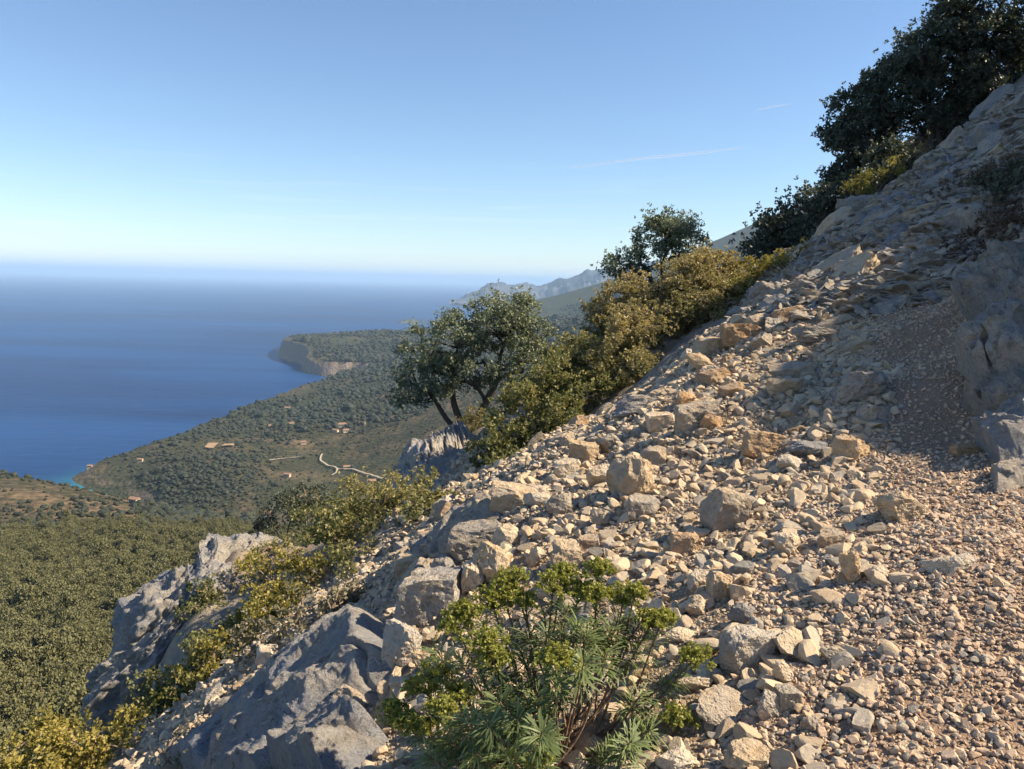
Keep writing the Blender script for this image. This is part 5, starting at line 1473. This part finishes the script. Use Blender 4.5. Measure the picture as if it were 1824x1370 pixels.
def strip(name, pts, w, mat, lift=1.2):
    C = spline(np.array([vhit(*p) for p in pts])[:, :2], 10)
    T = np.gradient(C, axis=0); T /= np.linalg.norm(T, axis=1)[:, None]
    N = np.stack([T[:, 1], -T[:, 0]], -1)
    XY = np.stack([C - N * w, C - N * w * 0.33, C + N * w * 0.33, C + N * w], 1)
    Z = VZ(XY[..., 0], XY[..., 1]).reshape(XY.shape[:2]) + lift
    V = np.concatenate([XY, Z[..., None]], -1).reshape(-1, 3)
    return tag(link(name, mesh_np(name, V, grid_faces(4, len(C))[:, ::-1], True, [mat])), kind='structure')
strip('road', [(574, 812), (571, 822), (580, 830), (598, 836), (600, 844), (592, 850)], 1.7, M['road'], 4.0)
strip('road', [(600, 838), (625, 838), (660, 848), (690, 856)], 1.8, M['road'], 3.0)
strip('road', [(480, 822), (500, 820), (540, 815)], 1.6, M['road'], 3.0)

def field(pts, lift=2.0):
    P = np.array([vhit(*p) for p in pts])
    a, b, c, d = P
    n = 8
    u, v = np.meshgrid(np.linspace(0, 1, n), np.linspace(0, 1, n))
    X = (a[None, None] * ((1 - u) * (1 - v))[..., None] + b * (u * (1 - v))[..., None] + c * (u * v)[..., None] + d * ((1 - u) * v)[..., None])
    Z = VZ(X[..., 0], X[..., 1]).reshape(n, n) + lift
    V = np.stack([X[..., 0], X[..., 1], Z], -1).reshape(-1, 3)
    tag(link('field', mesh_np('field', V, grid_faces(n, n), True, [M['field']])), kind='structure')
field([(364, 800), (380, 802), (390, 792), (372, 792)], 4)
field([(394, 798), (418, 797), (416, 793), (400, 794)], 4)

def house(px, py, w, label, ang):
    p = vhit(px, py)
    z = float(VZ(p[:1], p[1:2])[0])
    root = bpy.data.objects.new('house', None)
    COL.objects.link(root)
    root.location = (p[0], p[1], z)
    root.rotation_euler = (0, 0, ang)
    tag(root, label, 'house', 'houses scattered over the coastal slope')
    w = w * 0.78
    d, h = w * 0.7, 5.5
    V = np.array([(x, y, zz) for zz in (-3, h) for y in (-d / 2, d / 2) for x in (-w / 2, w / 2)])
    F = np.array([(0, 1, 3, 2), (4, 6, 7, 5), (0, 4, 5, 1), (2, 3, 7, 6), (0, 2, 6, 4), (1, 5, 7, 3)])
    link('wall', mesh_np('wall', V, F, False, [M['wall']]), root)
    e = 0.6
    V = np.array([(-w / 2 - e, -d / 2 - e, h), (w / 2 + e, -d / 2 - e, h), (w / 2 + e, d / 2 + e, h), (-w / 2 - e, d / 2 + e, h), (-w / 2 - e, 0, h + d * 0.28), (w / 2 + e, 0, h + d * 0.28)])
    link('roof', mesh_np('roof', V + np.array([0, 0, 0.02]), [np.array([(0, 1, 5, 4), (2, 3, 4, 5), (0, 3, 2, 1)]), np.array([(0, 4, 3), (1, 2, 5)])], False, [M['roof']]), root)
    for k in range(3):
        x = (k - 1) * w * 0.3
        V = np.array([(x + a, -d / 2 - 0.05 - b, zz) for zz in (2.6, 4.6) for b in (0, 0.1) for a in (-0.7, 0.7)])
        link('window', mesh_np('window', V, np.array([(0, 1, 3, 2), (4, 6, 7, 5), (0, 4, 5, 1), (2, 3, 7, 6), (0, 2, 6, 4), (1, 5, 7, 3)]), False, [M['glass']]), root)
for px, py, w, label, ang in [
    (484, 762, 17, 'tan farmhouse beside the far edge of the coastal slope', 0.3), (518, 758, 20, 'long low house right of the tan farmhouse', 0.1), (512, 730, 18, 'house near the cliff top above the sea', -0.2), (610, 760, 22, 'largest house of the hamlet above the winding road', 0.2),
    (598, 770, 15, 'house at the left of the hamlet above the winding road', -0.3), (616, 771, 16, 'house at the right foot of the hamlet', 0.5), (646, 757, 15, 'outlying house right of the hamlet', 0.0), (540, 792, 14, 'lone cottage left of the hamlet in the scrub', 0.4),
    (618, 836, 15, 'roadside house at the bend of the pale winding road', 0.2), (512, 850, 13, 'cottage low in the valley left of the winding road', -0.2), (662, 862, 17, 'reddish farmhouse in the valley near the near cliff', 0.3), (478, 920, 13, 'small farmhouse at the foot of the near hill crest', 0.1),
    (240, 897, 12, 'little house on the crest of the near scrubby hill', -0.3), (250, 823, 12, 'white hut over the cove', 0.1), (160, 834, 11, 'old lookout hut on the point of the cove', 0.2)]:
    house(px, py, w, label, ang)

# ------------------------------------------------------------------ contrail high over the sea
def contrail(pts, w, label):
    P = np.array([at(px, py, Y) for px, py, Y in pts])
    P = spline(P, 12)
    n = len(P)
    u = np.linspace(0, 1, n)
    v, f = tube(P, w * (0.15 + np.sin(u * np.pi) ** 0.7), 8)
    t = NT('contrail_vapour')
    d = t.node('ShaderNodeBsdfTranslucent', i_Color=(0.95, 0.96, 1.0))
    tr = t.node('ShaderNodeBsdfTransparent')
    mx = t.node('ShaderNodeMixShader')
    lw = t.node('ShaderNodeLayerWeight', i_Blend=0.35).outputs['Facing']
    fac = t.math('MULTIPLY', t.math('SUBTRACT', 1.0, lw), 0.26)
    t.put(mx.inputs[0], fac); t.l.new(tr.outputs[0], mx.inputs[1]); t.l.new(d.outputs[0], mx.inputs[2])
    tag(link('contrail', mesh_np('contrail', v, f, True, [t.done(mx.outputs[0])])), label, 'contrail', None, 'stuff')
contrail([(1345, 196, 40000), (1372, 191, 40000), (1408, 185, 40000)], 42, 'short bright contrail high in the sky')
contrail([(1010, 300, 52000), (1120, 285, 52000), (1250, 272, 52000), (1330, 262, 52000)], 75, 'long faint contrail under the short one')
